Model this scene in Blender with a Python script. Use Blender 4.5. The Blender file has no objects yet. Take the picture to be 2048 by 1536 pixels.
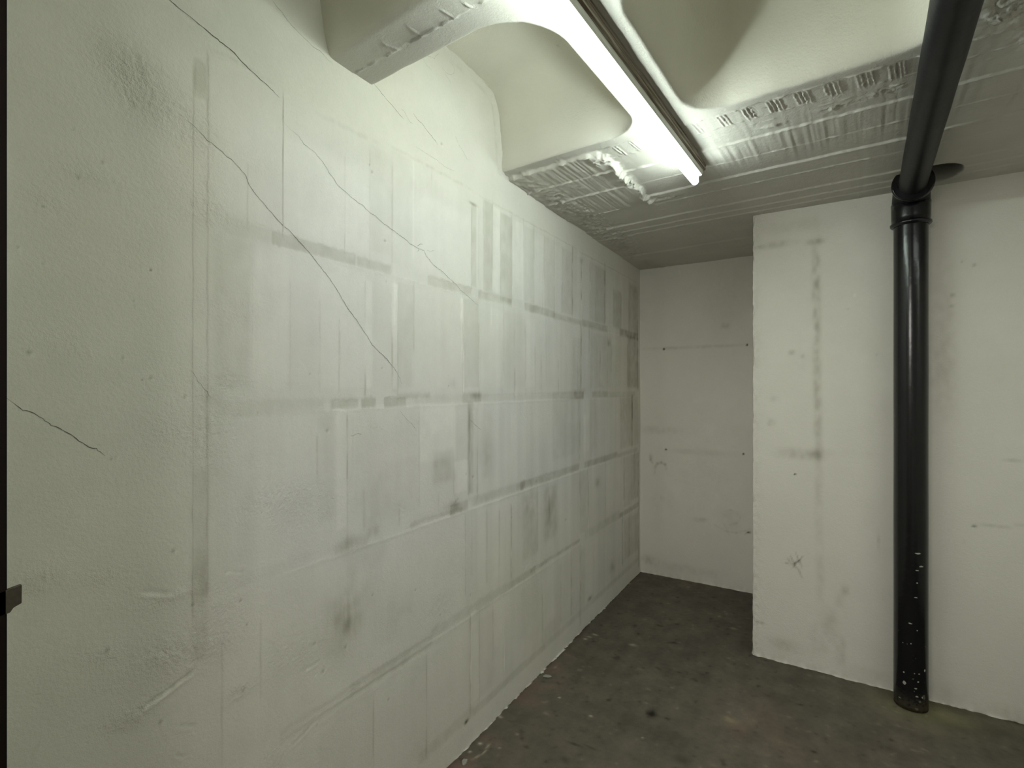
import bpy, bmesh, math
import numpy as np
from mathutils import Vector

# ------------------------------------------------------------------ camera, world, exposure
SC = bpy.context.scene
EYE = (1.263, 0.0, 1.5)
HEAD = math.atan(0.621)                      # the camera looks this far to the left of the long wall's direction
cd = bpy.data.cameras.new('camera'); cam = bpy.data.objects.new('camera', cd)
SC.collection.objects.link(cam); SC.camera = cam
cam.location = EYE; cam.rotation_euler = (math.pi/2, 0, HEAD)
cd.sensor_width = 36.0; cd.lens = 36.0*1000.0/2048.0; cd.shift_y = 7.0/2048.0
cd.clip_start = 0.02; cd.clip_end = 50

w = bpy.data.worlds.new('world'); SC.world = w; w.use_nodes = True
bg = w.node_tree.nodes['Background']; bg.inputs[0].default_value = (0.5, 0.52, 0.5, 1); bg.inputs[1].default_value = 0.01

SC.view_settings.view_transform = 'Standard'; SC.view_settings.look = 'None'
SC.view_settings.gamma = 1.0; SC.view_settings.use_curve_mapping = False
SC.view_settings.exposure = 0.0
TUBE_GLOW = 38.5
TUBE_COL = (0.865, 1.0, 0.925)

# two unseen fill lights added to brighten the dim parts: one over the right side of the room, one in the corridor behind the doorway
def area(name, loc, aim, sx, sy, watts, col):
    d = bpy.data.lights.new(name, 'AREA'); d.shape = 'RECTANGLE'; d.size = sx; d.size_y = sy; d.energy = watts; d.color = col
    o = bpy.data.objects.new(name, d); SC.collection.objects.link(o); o.location = loc
    v = Vector(aim)-Vector(loc); o.rotation_euler = v.to_track_quat('-Z', 'Y').to_euler(); return o
area('room_fill', (2.62, 1.6, 2.42), (2.45, 1.6, 0), .10, 1.45, 9, (.93, 1.0, .92))
area('corridor_fill', (.95, -.95, 2.2), (1.1, 2.5, 1.0), 1.0, .5, 24, (1.0, .965, .90))

# ------------------------------------------------------------------ helpers
C = SC.collection
rng = np.random.default_rng(7)
G = math.radians(3.3)                        # ceiling ribs, lamp and overhead pipe run this much askew of the long wall
def pq2xy(p, q): return p*math.cos(G)+q*math.sin(G), -p*math.sin(G)+q*math.cos(G)

def obj(name, me, m=None, parent=None, kind=None, label=None):
    o = bpy.data.objects.new(name, me); C.objects.link(o)
    if m is not None and me is not None: me.materials.append(m)
    if parent is not None: o.parent = parent
    if kind: o['kind'] = kind
    if label: o['label'] = label
    return o

def empty(name, loc, label, cat, rz=0.0):
    o = bpy.data.objects.new(name, None); C.objects.link(o)
    o.location = loc; o.rotation_euler = (0, 0, rz); o['label'] = label; o['category'] = cat
    o.empty_display_size = 0.1
    return o

def grid_mesh(name, X, Y, Z, col=None, flip=False, smooth=True):
    """X,Y,Z: (rows, cols) arrays -> one quad sheet"""
    r, c = X.shape
    me = bpy.data.meshes.new(name)
    me.vertices.add(r*c)
    me.vertices.foreach_set('co', np.stack([X, Y, Z], -1).astype(np.float32).ravel())
    i = np.arange(r*c).reshape(r, c)
    a, b, d, e = i[:-1, :-1], i[:-1, 1:], i[1:, 1:], i[1:, :-1]
    q = np.stack([a, b, d, e] if not flip else [a, e, d, b], -1).reshape(-1, 4)
    me.loops.add(q.size); me.loops.foreach_set('vertex_index', q.ravel().astype(np.int32))
    me.polygons.add(len(q)); me.polygons.foreach_set('loop_start', np.arange(0, q.size, 4, dtype=np.int32))
    me.update(calc_edges=True)
    me.polygons.foreach_set('use_smooth', np.full(len(q), smooth))
    if col is not None:
        at = me.color_attributes.new('paint', 'FLOAT_COLOR', 'POINT')
        at.data.foreach_set('color', col.astype(np.float32).ravel())
    return me

def smooth_noise(U, V, su, sv, seed):
    """2-D value noise on the separable coordinates U (cols), V (rows); feature sizes su, sv; about -1..1"""
    r = np.random.default_rng(seed)
    def W(t, s):
        t = (t-t.min())/s + 2.0; k = np.floor(t).astype(int); f = t-k; n = k.max()+3
        M = np.zeros((len(t), n)); a = np.arange(len(t))
        M[a, k-1] = (1-f)**3/6; M[a, k] = (3*f**3-6*f**2+4)/6
        M[a, k+1] = (-3*f**3+3*f**2+3*f+1)/6; M[a, k+2] = f**3/6
        return M
    A, B = W(V, sv), W(U, su)
    R = r.uniform(-1, 1, (A.shape[1], B.shape[1]))
    return (A @ R @ B.T)*2.2

def sig(t, s): return 1/(1+np.exp(-np.clip(t/s, -30, 30)))
def box(t, a, b, s): return sig(t-a, s)*sig(b-t, s)

def tree(name):
    m = bpy.data.materials.new(name); m.use_nodes = True
    nt = m.node_tree; return m, nt, nt.nodes['Principled BSDF']
def N(nt, t, **k):
    n = nt.nodes.new(t)
    for a, v in k.items():
        if a in n.inputs: n.inputs[a].default_value = v
        else: setattr(n, a, v)
    return n
def noise(nt, co, scale, detail=3.0, rough=0.55):
    n = N(nt, 'ShaderNodeTexNoise'); n.inputs['Scale'].default_value = scale
    n.inputs['Detail'].default_value = detail; n.inputs['Roughness'].default_value = rough
    nt.links.new(co, n.inputs['Vector']); return n.outputs['Fac']
def mth(nt, op, a, b=None, c=None):
    n = nt.nodes.new('ShaderNodeMath'); n.operation = op
    for i, v in enumerate((a, b, c)):
        if v is None: continue
        if isinstance(v, (int, float)): n.inputs[i].default_value = v
        else: nt.links.new(v, n.inputs[i])
    return n.outputs[0]

def plaster(name, base, bump=0.35, rough=0.75, mott=0.05, fine=420.0, dist=0.0022, grain=0.05, spec=0.25):
    """painted plaster / concrete: colour = base * painted stains (attribute) * fine mottling, fine relief as bump"""
    m, nt, b = tree(name); L = nt.links
    co = N(nt, 'ShaderNodeTexCoord').outputs['Object']
    at = N(nt, 'ShaderNodeAttribute', attribute_name='paint')
    n1 = noise(nt, co, 9.0, 4); n2 = noise(nt, co, fine, 2, .6); n3 = noise(nt, co, 60.0, 4, .6)
    f = mth(nt, 'MULTIPLY_ADD', mth(nt, 'SUBTRACT', n1, .5), mott*2, 1.0)
    f = mth(nt, 'ADD', f, mth(nt, 'MULTIPLY', mth(nt, 'SUBTRACT', n2, .5), grain*2))
    f = mth(nt, 'ADD', f, mth(nt, 'MULTIPLY', mth(nt, 'SUBTRACT', n3, .5), mott))
    v1 = N(nt, 'ShaderNodeVectorMath', operation='SCALE'); v1.inputs[0].default_value = base; L.new(f, v1.inputs['Scale'])
    v2 = N(nt, 'ShaderNodeVectorMath', operation='MULTIPLY'); L.new(v1.outputs[0], v2.inputs[0]); L.new(at.outputs['Color'], v2.inputs[1])
    L.new(v2.outputs[0], b.inputs['Base Color'])
    b.inputs['Roughness'].default_value = rough; b.inputs['Specular IOR Level'].default_value = spec
    n5 = noise(nt, co, 150.0, 3, .6)
    h = mth(nt, 'ADD', mth(nt, 'MULTIPLY', n2, .35), mth(nt, 'MULTIPLY', n3, .9)); h = mth(nt, 'ADD', h, mth(nt, 'MULTIPLY', n5, .8))
    h = mth(nt, 'MULTIPLY', h, mth(nt, 'ADD', at.outputs['Alpha'], 0.35))
    bp = N(nt, 'ShaderNodeBump'); bp.inputs['Strength'].default_value = bump; bp.inputs['Distance'].default_value = dist
    L.new(h, bp.inputs['Height']); L.new(bp.outputs[0], b.inputs['Normal'])
    return m

def plain(name, col, rough=.6, metal=0.0, nz=0.0, scale=40, spec=.4, bump=0.0):
    m, nt, b = tree(name); L = nt.links
    co = N(nt, 'ShaderNodeTexCoord').outputs['Object']; n = noise(nt, co, scale, 4)
    f = mth(nt, 'MULTIPLY_ADD', mth(nt, 'SUBTRACT', n, .5), nz*2, 1.0)
    v = N(nt, 'ShaderNodeVectorMath', operation='SCALE'); v.inputs[0].default_value = col; L.new(f, v.inputs['Scale'])
    L.new(v.outputs[0], b.inputs['Base Color'])
    b.inputs['Roughness'].default_value = rough; b.inputs['Metallic'].default_value = metal
    b.inputs['Specular IOR Level'].default_value = spec
    if bump:
        bp = N(nt, 'ShaderNodeBump'); bp.inputs['Strength'].default_value = bump; bp.inputs['Distance'].default_value = .002
        L.new(n, bp.inputs['Height']); L.new(bp.outputs[0], b.inputs['Normal'])
    return m

M_WALL = plaster('white_wall_paint', (0.80, 0.78, 0.73), bump=.85, grain=.06)
M_PIER = plaster('pier_paint', (0.80, 0.77, 0.705), bump=.7, mott=.035, grain=.06)
M_CEIL = plaster('ceiling_paint', (0.80, 0.77, 0.70), bump=.8, mott=.03, grain=.04)
M_FLOOR = plaster('bare_concrete', (0.13, 0.118, 0.092), bump=.5, rough=.72, mott=.30, fine=300, grain=.16)
M_SIDE = plain('room_paint', (0.82, 0.80, 0.73), .8, nz=.05)
M_DARK = plain('corridor_paint', (0.7, 0.68, 0.62), .8, nz=.1)

# marks measured on the wall (metres: y along the wall, z up)
PEN=[[(1.4565,2.705),(1.4254,2.7089),(1.4087,2.7184),(1.4087,2.7296),(1.4254,2.7446),(1.4508,2.7551),(1.4709,2.7587),(1.4767,2.7735),(1.4974,2.7968)],[(1.5093,2.7568),(1.5214,2.7458),(1.5429,2.7416),(1.5648,2.7472),(1.587,2.7651),(1.5935,2.7847),(1.5774,2.7961),(1.5522,2.8001)],[(1.5275,2.7353),(1.5522,2.7247),(1.5711,2.7146)]]
BST=[([(0.117,0.817),(0.121,0.862),(0.141,0.892),(0.173,0.902),(0.2,0.888),(0.208,0.853)],0.2,0.01),([(0.081,0.947),(0.085,0.915),(0.101,0.892)],0.2,0.008),([(0.644,0.577),(0.685,0.59),(0.726,0.573),(0.747,0.539),(0.726,0.499),(0.678,0.477)],0.1,0.006),([(0.574,0.462),(0.644,0.427),(0.72,0.424),(0.78,0.448),(0.814,0.468)],0.12,0.006),([(0.623,0.507),(0.651,0.451),(0.672,0.402)],0.09,0.005),
([(0.473,0.486),(0.509,0.498)],0.1,0.012),([(0.78,0.426),(0.82,0.454)],0.35,0.004),([(0.278,0.773),(0.392,0.761)],0.06,0.005)]
VL=[(0.8376,1.931,2.306,0.62,2.2,1.0),(0.7375,1.918,2.082,0.22,3,0.4),(1.0482,1.928,1.983,0.4,2.5,0.3),(1.0482,1.983,2.224,0.1,5,0.3),(1.1495,1.919,2.28,0.1,5,0.3),(1.2483,2.027,2.268,0.22,5,0.6),(1.2483,1.889,2.027,0.12,4,0.4),(1.1473,2.23,2.32,0.18,4,0),(1.3525,1.963,2.326,-0.1,4,0.4),(1.4536,2.27,2.318,0.35,2,0),(1.7104,1.918,2.269,0.38,2.4,1.0),(1.7631,1.965,2.301,0.25,3,-0.8),
(1.7969,2.169,2.322,0.22,3,0.6),(1.8673,2.029,2.345,0.3,4,0.8),(1.9357,1.904,2.32,0.18,5,-0.6),(2.0338,1.919,2.326,0.3,4,1.0),(2.1422,2.171,2.333,0.3,4,0.6),(2.2487,2.157,2.337,0.42,3,1.0),(2.2487,1.899,2.054,0.15,4,0.6),(2.3576,2.074,2.327,0.2,4,-0.6),(2.3408,1.912,2.111,0.2,4,0.6),(2.4807,2.096,2.332,0.2,5,-0.6),(2.4807,1.891,2.069,0.55,3.5,1.4),(2.5747,1.928,2.085,0.4,4,1),
(2.7158,1.937,2.341,0.95,4,2.0),(2.8465,2.04,2.293,0.75,5,1.2),(2.8693,1.919,2.043,0.3,6,0.8),(2.9793,1.932,2.315,0.28,5,0.8),(3.0704,1.936,2.204,0.3,5,0.9),(3.2342,1.94,2.353,0.85,6,2.0),(3.4024,1.945,2.211,0.25,8,0.8),(3.5583,1.943,2.182,0.35,7,0.9),(3.7378,1.934,2.172,0.35,8,1),(1.0273,1.474,1.708,0.38,3.5,1.1),(0.957,1.493,1.759,0.12,6,0.4),(0.8589,1.493,1.8,0.14,8,0.5),
(0.7508,1.52,1.78,-0.1,8,0.5),(1.1304,1.472,1.549,0.55,5,0.7),(1.1304,1.72,1.85,0.14,4,0.5),(1.2495,1.5,1.716,0.62,3,1.6),(1.277,1.474,1.701,0.2,4,-0.8),(1.2601,1.717,1.873,-0.14,4,0.6),(1.3577,1.636,1.882,0.28,4,0.7),(1.3525,1.491,1.636,-0.1,5,0.4),(1.6514,1.477,1.769,0.62,2.6,1.6),(1.6362,1.778,1.88,-0.14,6,0.6),(1.7631,1.468,1.781,0.45,2.6,1.0),(1.8593,1.781,1.871,-0.12,4,0.4),
(1.9587,1.535,1.884,0.22,6,0.6),(1.9459,1.477,1.674,0.2,8,0.7),(2.0567,1.444,1.584,0.5,6,0.9),(2.0567,1.584,1.778,0.14,6,0.4),(2.1619,1.475,1.825,0.42,5,0.9),(2.2593,1.474,1.72,0.3,5,0.5),(2.3241,1.487,1.672,0.35,4,0.5),(2.3804,1.513,1.97,0.12,8,0.3),(2.5302,1.463,1.655,0.35,6,0.5),(2.6338,1.544,1.892,0.12,8,0.3),(2.7945,1.485,1.667,0.35,6,0.6),(2.8428,1.5,1.891,0.65,9,1.2),
(2.9712,1.723,1.899,0.5,5,0.8),(3.1573,1.467,1.751,0.4,6,0.6),(3.2856,1.448,1.932,0.2,8,0.5),(3.3627,1.606,1.799,0.45,6,0.6),(3.703,1.511,1.824,0.35,9,0.8),(3.9584,1.48,2.044,0.5,14,0.9),(1.0569,1.187,1.414,0.5,3.5,1.4),(1.0569,1.031,1.187,0.28,3,0.9),(0.9484,1.228,1.36,0.22,5,0.5),(1.0794,1.239,1.413,0.12,4,-0.6),(1.1241,1.038,1.168,0.2,14,0.3),(1.2819,1.026,1.079,0.4,5,0.5),
(1.3843,1.214,1.417,0.2,5,0.5),(1.3843,1.067,1.214,0.1,5,0.3),(1.5967,1.186,1.409,-0.1,5,0.4),(1.5886,1.036,1.167,0.65,2.8,1.5),(1.4914,1.046,1.084,0.35,4,0.2),(1.6945,1.026,1.422,0.32,14,0.6),(1.752,1.015,1.231,0.28,5,-0.8),(1.7086,0.706,1.023,0.12,6,0.3),(2.8241,1.056,1.423,0.4,9,0.9),(2.9,1.046,1.328,-0.2,8,0.8),(3.5691,0.927,1.408,0.2,10,0.6),(3.809,1.04,1.441,1.0,7,2.4),
(3.079,1.024,1.352,0.12,10,0.4),(1.6633,0.637,0.97,0.28,4,0.6),(1.8199,0.637,0.958,0.38,7,1.0),(1.9206,0.581,0.937,0.34,8,0.9),(2.0248,0.586,0.939,0.62,5,1.6),(1.9717,0.692,0.903,0.1,6,0.3),(2.2806,0.654,1.018,0.2,6,0.4),(2.4151,0.725,0.916,0.3,12,0.4),(2.8241,0.565,0.994,0.3,10,0.9),(2.9551,0.563,0.992,0.5,7,1.2),(3.2481,0.575,1.003,0.45,6,1.0),(3.6239,0.657,0.987,0.6,7,1.4),
(3.8701,0.571,0.986,0.45,10,1),(0.6741,0.557,0.862,0.16,5,0.6),(0.7741,0.673,0.884,0.24,4,0.8),(1.1645,0.24,0.465,0.26,4,0.8),(1.4226,0.178,0.497,0.3,3.5,0.7),(1.4226,0.122,0.178,0.5,4,0.6),(1.6963,0.13,0.541,0.8,2.6,1.5),(1.7631,0.126,0.58,0.16,5,-0.9),(1.8673,0.227,0.52,0.24,6,0.7),(1.9587,0.113,0.416,0.16,6,0.5),(2.3352,0.148,0.4,0.4,5,1),(2.5555,0.166,0.521,0.3,9,1),
(2.7019,0.152,0.537,0.5,6,1.2),(2.8315,0.041,0.548,0.42,10,1.2),(3.0451,0.117,0.508,0.2,8,0.6),(3.5908,0.181,0.552,0.5,7,1),(3.7495,0.21,0.556,0.35,9,1),(3.9713,0.046,0.995,0.5,10,1),(0.6079,2.204,2.257,0.35,8,-0.5),(0.6057,1.01,2.203,0.13,9,0.9),(0.6385,1.518,2.304,0.16,7,0.7),(0.6385,0.998,1.518,0.2,9,0.7),(0.6057,0.951,1.01,0.25,6,0.5)]
RECT=[(0.642,0.8376,1.93,2.31,0.0,0.3,10),(0.8376,1.1495,1.93,2.2,0.04,0.2,25),(1.1495,1.2483,1.95,2.3,-0.03,0,8),(1.2483,1.3525,1.93,2.32,-0.02,0.4,6),(1.3525,1.7086,1.93,2.22,0.02,0,20),(1.7086,1.7447,1.93,2.28,-0.1,-0.6,3),(1.7969,1.8673,1.93,2.325,-0.09,0.3,4),(1.8673,1.9332,1.93,2.32,0.05,0.6,6),(1.9332,2.0338,1.9,2.31,-0.1,0.2,5),(2.0338,2.1422,1.93,2.31,0.05,0.7,6),
(2.1422,2.2487,1.93,2.31,-0.04,0.3,8),(2.2487,2.3576,1.93,2.31,0.02,0.6,8),(2.3576,2.4807,1.93,2.31,-0.05,0.2,8),(2.4807,2.5747,1.93,2.3,0.01,0.5,8),(2.5747,2.7158,1.93,2.3,-0.07,0.3,8),(2.7158,2.8465,1.9,2.3,-0.02,-0.5,8),(2.9793,3.0704,1.93,2.3,-0.04,0.4,10),(3.0704,3.2388,1.93,2.3,-0.1,0.2,10),(3.3924,3.5583,1.93,2.2,-0.12,0.2,16),(3.7378,3.9713,1.93,2.3,-0.12,0.3,20),
(0.6561,0.7508,1.5,1.88,-0.06,0,20),(0.7508,0.8589,1.5,1.86,0.035,0.2,20),(0.8589,0.957,1.5,1.88,0.0,0.1,16),(0.957,1.0273,1.5,1.85,0.035,0.3,12),(1.0273,1.1304,1.5,1.87,0.03,0.2,8),(1.1304,1.1602,1.5,1.85,0.06,0.3,8),(1.1602,1.2483,1.5,1.85,-0.015,0.2,12),(1.2483,1.277,1.49,1.86,0.06,0.9,4),(1.277,1.3577,1.5,1.87,-0.05,-0.2,8),(1.3577,1.6362,1.5,1.86,0.015,0.2,12),
(1.6362,1.6531,1.6,1.87,0.08,0.6,5),(1.6531,1.7631,1.5,1.87,-0.05,-0.3,6),(1.7631,1.9587,1.5,1.86,0.02,0.3,10),(1.9587,2.1619,1.5,1.86,-0.03,0.1,12),(2.1619,2.2593,1.5,1.85,0.03,0.3,10),(2.2593,2.4565,1.5,1.85,-0.02,0.1,12),(2.7158,2.8465,1.5,1.8,-0.06,0.1,12),(2.9793,3.3627,1.5,1.85,-0.06,0.2,16),(3.3627,3.703,1.5,1.8,-0.02,0.2,16),(3.703,3.9713,1.5,1.9,-0.16,0.1,16),
(0.6561,0.7713,1.05,1.42,-0.03,0,30),(0.9484,1.0069,1.1,1.42,-0.035,0.1,10),(1.0143,1.0559,1.06,1.43,0.05,0.7,8),(1.0559,1.0874,1.15,1.42,0.015,0.3,6),(1.0874,1.1495,1.1,1.35,-0.02,0,14),(1.1495,1.2625,1.05,1.25,-0.06,0,30),(1.2625,1.3843,1.05,1.25,-0.04,0,16),(1.3843,1.5967,1.22,1.43,0.06,0.2,12),(1.4593,1.5903,1.13,1.25,-0.09,0,18),(1.5903,1.6806,1.07,1.2,0.055,0.3,6),
(1.5967,1.6771,1.2,1.43,-0.03,0.1,6),(1.6806,1.7193,1.05,1.44,-0.14,-0.3,6),(1.7193,1.7594,1.05,1.42,-0.04,0.1,6),(1.7705,1.8673,1.1,1.4,-0.05,0,30),(2.4565,2.8241,1.1,1.44,-0.05,0,14),(2.8769,2.9793,1.1,1.42,0.05,0.5,16),(2.9793,3.079,1.05,1.42,-0.06,0,16),(3.5368,3.785,1.05,1.43,-0.1,0.1,16),(3.785,3.9713,1.05,1.43,-0.06,-0.8,6),(0.668,1.0676,0.62,1.0,-0.01,0,60),
(1.0482,1.2272,0.9,0.99,-0.06,0,30),(1.6633,1.7447,0.6,0.98,-0.03,0,12),(1.7447,1.8199,0.62,0.98,0.02,0.3,8),(2.1325,2.2914,0.64,0.96,-0.09,0,24),(2.3576,2.5115,0.68,0.96,-0.11,0,26),(2.8241,2.9551,0.6,0.98,-0.07,-0.4,10),(3.6239,3.785,0.6,0.98,-0.07,0.2,10),(3.785,3.9713,0.62,0.98,-0.13,0,10),(0.957,1.1667,0.15,0.53,-0.025,0.1,16),(1.337,1.4338,0.15,0.5,-0.03,0.1,14),
(1.698,1.7594,0.16,0.5,0.035,0.5,6),(1.7594,1.8875,0.16,0.5,-0.03,0,10),(2.1083,2.3352,0.15,0.5,-0.035,0,16),(2.3352,2.4868,0.13,0.22,-0.05,0,16),(2.4565,2.7019,0.15,0.5,-0.03,0,14),(2.8241,2.9,0.14,0.5,-0.05,0,10),(3.6239,3.9713,0.2,0.5,-0.1,0,16),(0.8066,1.0914,1.887,1.925,-0.13,-0.8,3),(1.0954,1.2459,1.887,1.92,-0.11,-0.6,5),(1.4338,1.7086,1.885,1.922,-0.11,-0.9,3),
(1.7631,2.0338,1.885,1.922,-0.12,-0.8,4),(2.157,2.4807,1.885,1.925,-0.16,-0.9,5),(2.4807,2.8616,1.88,1.915,-0.12,-0.5,5),(2.8616,3.2856,1.88,1.925,-0.16,-0.5,6),(3.5368,3.9713,1.88,1.935,-0.22,-0.5,10),(0.668,0.8066,1.885,1.925,-0.05,-0.3,12),(0.6561,0.9745,1.425,1.468,-0.06,-0.2,8),(0.996,1.0995,1.432,1.463,-0.13,-0.8,4),(1.1159,1.1754,1.432,1.465,-0.14,-0.6,4),
(1.2135,1.3166,1.43,1.465,-0.16,-0.8,4),(1.277,1.4451,1.462,1.48,-0.1,0,8),(1.363,1.6463,1.435,1.472,-0.05,-0.3,8),(1.6463,1.778,1.435,1.475,-0.16,-0.4,8),(1.778,2.4565,1.435,1.47,-0.05,-0.3,6),(2.4565,2.7369,1.43,1.47,-0.1,-0.5,6),(2.7369,2.8846,1.43,1.475,-0.26,-0.4,8),(3.0202,3.2856,1.435,1.475,-0.15,-0.3,8),(3.2856,3.8825,1.43,1.47,-0.1,-0.3,8),(1.0069,1.1388,0.985,1.02,-0.12,-0.4,14),
(1.1388,1.1865,1.01,1.04,-0.13,-0.2,10),(1.337,1.6463,0.992,1.01,-0.09,-0.5,5),(1.5648,1.6806,0.988,1.03,-0.2,-0.3,8),(1.7086,2.157,0.995,1.035,-0.11,-0.3,10),(2.1083,2.8241,0.995,1.035,-0.14,-0.5,7),(2.9,3.4841,0.995,1.035,-0.2,-0.4,8),(3.4841,3.9456,0.99,1.02,-0.12,-0.3,8),(0.668,0.9231,0.985,1.02,-0.03,-0.3,10),(1.0676,1.4508,0.515,0.56,-0.1,-0.7,7),(1.4508,1.7338,0.54,0.58,-0.07,-0.4,10),
(1.7338,1.9717,0.53,0.58,-0.1,-0.4,12),(1.9717,2.2593,0.54,0.575,-0.12,-0.4,8),(2.2072,2.8241,0.555,0.575,-0.14,-0.4,4),(2.9,3.5368,0.54,0.6,-0.1,-0.3,14),(3.5368,3.9713,0.54,0.575,-0.2,-0.3,8),(0.8286,1.0676,0.515,0.555,-0.04,-0.4,8),(1.3763,1.7158,0.105,0.15,-0.08,-0.3,12),(1.7158,2.4868,0.1,0.135,-0.1,-0.3,8),(2.4868,3.9713,0.1,0.135,-0.08,-0.3,8),(0.6057,0.6385,1.3,2.27,-0.01,-0.3,8),
(0.6057,0.6385,0.85,1.3,-0.08,-0.4,10),(0.6057,0.635,2.19,2.28,-0.09,-0.3,6),(0.6057,0.635,1.0,1.12,-0.07,0,16)]
BL=[(1.056,0.792,0.04,0.072,-0.24),(1.068,0.8,0.114,0.079,-0.12),(1.263,0.691,0.1,0.07,-0.08),(1.011,0.715,0.057,0.061,-0.06),(1.534,1.205,0.083,0.028,-0.05),(1.828,1.189,0.064,0.089,-0.07),(2.182,0.908,0.072,0.126,-0.07),(2.415,0.807,0.072,0.098,-0.12),(3.382,0.226,0.06,0.039,-0.22),(0.644,1.476,0.024,0.019,-0.1),(0.627,1.05,0.016,0.036,-0.12),(0.461,2.204,0.056,0.042,-0.05),
(0.498,2.148,0.049,0.065,-0.04),(1.581,1.52,0.026,0.024,-0.14),(1.363,2.202,0.032,0.033,-0.06),(1.193,2.273,0.069,0.027,-0.035),(1.445,2.248,0.185,0.042,-0.035),(1.719,2.281,0.029,0.006,-0.35),(2.847,2.287,0.019,0.019,-0.35),(3.305,1.806,0.029,0.017,-0.9),(0.966,1.091,0.0,0.0,0),(1.581,1.028,0.046,0.016,-0.2),(1.058,1.02,0.02,0.016,-0.1),(1.068,1.004,0.082,0.025,-0.07),
(1.734,1.468,0.052,0.017,-0.16),(2.809,1.479,0.075,0.018,-0.25),(3.105,0.872,0.044,0.03,-0.22),(2.979,0.151,0.033,0.013,-0.4),(1.67,0.107,0.014,0.008,-0.6),(0.386,1.773,0.181,0.298,0.0),(1.165,1.045,0.026,0.03,-0.13),(0.363,0.91,0.072,0.058,-0.03),(0.744,0.585,0.115,0.052,-0.04),(1.193,2.382,0.31,0.101,0.02),(0.957,2.469,0.111,0.089,-0.02),(0.829,1.822,0.094,0.055,0.01)]
RO=[(0.461,2.193,0.056,0.042,1),(0.493,2.157,0.059,0.065,1),(0.557,2.132,0.076,0.068,0.8),(0.621,2.103,0.059,0.06,0.8),(0.371,1.583,0.048,0.039,0.35),(0.41,1.931,0.051,0.02,0.8),(0.345,1.86,0.03,0.021,0.9),(0.621,1.948,0.071,0.084,0.6),(0.68,1.929,0.077,0.037,0.7),(0.718,1.698,0.111,0.064,0.5),(0.68,1.519,0.119,0.05,0.6),(0.656,1.433,0.088,0.061,0.6),(0.957,2.099,0.072,0.044,0.5),
(0.785,2.093,0.074,0.04,0.6),(0.334,1.134,0.045,0.028,0.9),(0.435,1.111,0.044,0.021,0.7),(0.547,0.895,0.086,0.045,0.9),(0.435,0.946,0.035,0.021,0.9),(0.656,0.87,0.075,0.049,0.8),(0.668,0.963,0.076,0.049,0.5),(0.814,1.195,0.126,0.054,0.5),(0.957,1.167,0.151,0.089,0.5),(1.193,0.836,0.144,0.067,0.3),(1.503,0.693,0.126,0.117,0.5),(0.89,0.753,0.12,0.071,0.5),(0.718,0.728,0.04,0.026,0.9),
(0.461,0.796,0.046,0.032,0.7),(0.488,0.792,0.038,0.022,0.7),(0.547,1.393,0.064,0.045,0.4),(0.644,1.348,0.061,0.073,0.6),(1.63,0.834,0.104,0.103,0.5),(1.068,2.247,0.126,0.063,0.3),(0.829,1.973,0.046,0.055,0.4),(0.578,1.02,0.067,0.017,0.7),(0.785,0.493,0.089,0.04,0.5),(1.363,1.363,0.202,0.073,0.35)]
PIT=[(1.158,2.211,3),(1.216,1.998,3),(1.147,2.23,2),(1.512,2.45,3),(1.555,1.506,2),(1.223,1.861,2),(1.204,1.566,2),(0.983,1.371,3.5),(0.72,0.954,3),(0.766,1.433,2),(0.538,0.746,4),(0.563,1.125,4),(0.439,0.952,4),(0.728,0.72,4),(0.94,0.749,3),(1.05,0.69,3.5),(0.969,0.654,4),(0.948,0.503,2.5),(1.232,0.431,3),(0.43,1.964,3),(0.391,1.919,3),(0.384,2.013,2),(0.518,1.521,3),(0.502,1.516,2),
(0.454,1.352,2),(0.446,1.349,2),(0.486,1.686,2),(0.488,1.676,2),(0.518,1.76,2),(0.606,0.986,3.5),(0.588,1.478,3),(0.318,1.565,4),(0.338,1.844,2),(0.338,1.735,2),(0.518,1.76,2),(0.466,1.563,2.5),(0.303,1.758,2),(0.923,1.539,2),(2.029,0.879,2),(2.27,1.012,3),(2.627,0.735,3),(3.062,1.418,2),(1.67,1.139,2.5),(1.719,1.121,3.5),(1.613,1.046,2.5),(1.6,1.038,2.5),(0.737,0.886,2.5),(1.698,0.625,2),
(1.503,0.616,2.5),(1.363,0.761,2.5),(1.16,0.814,2.5)]
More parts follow.
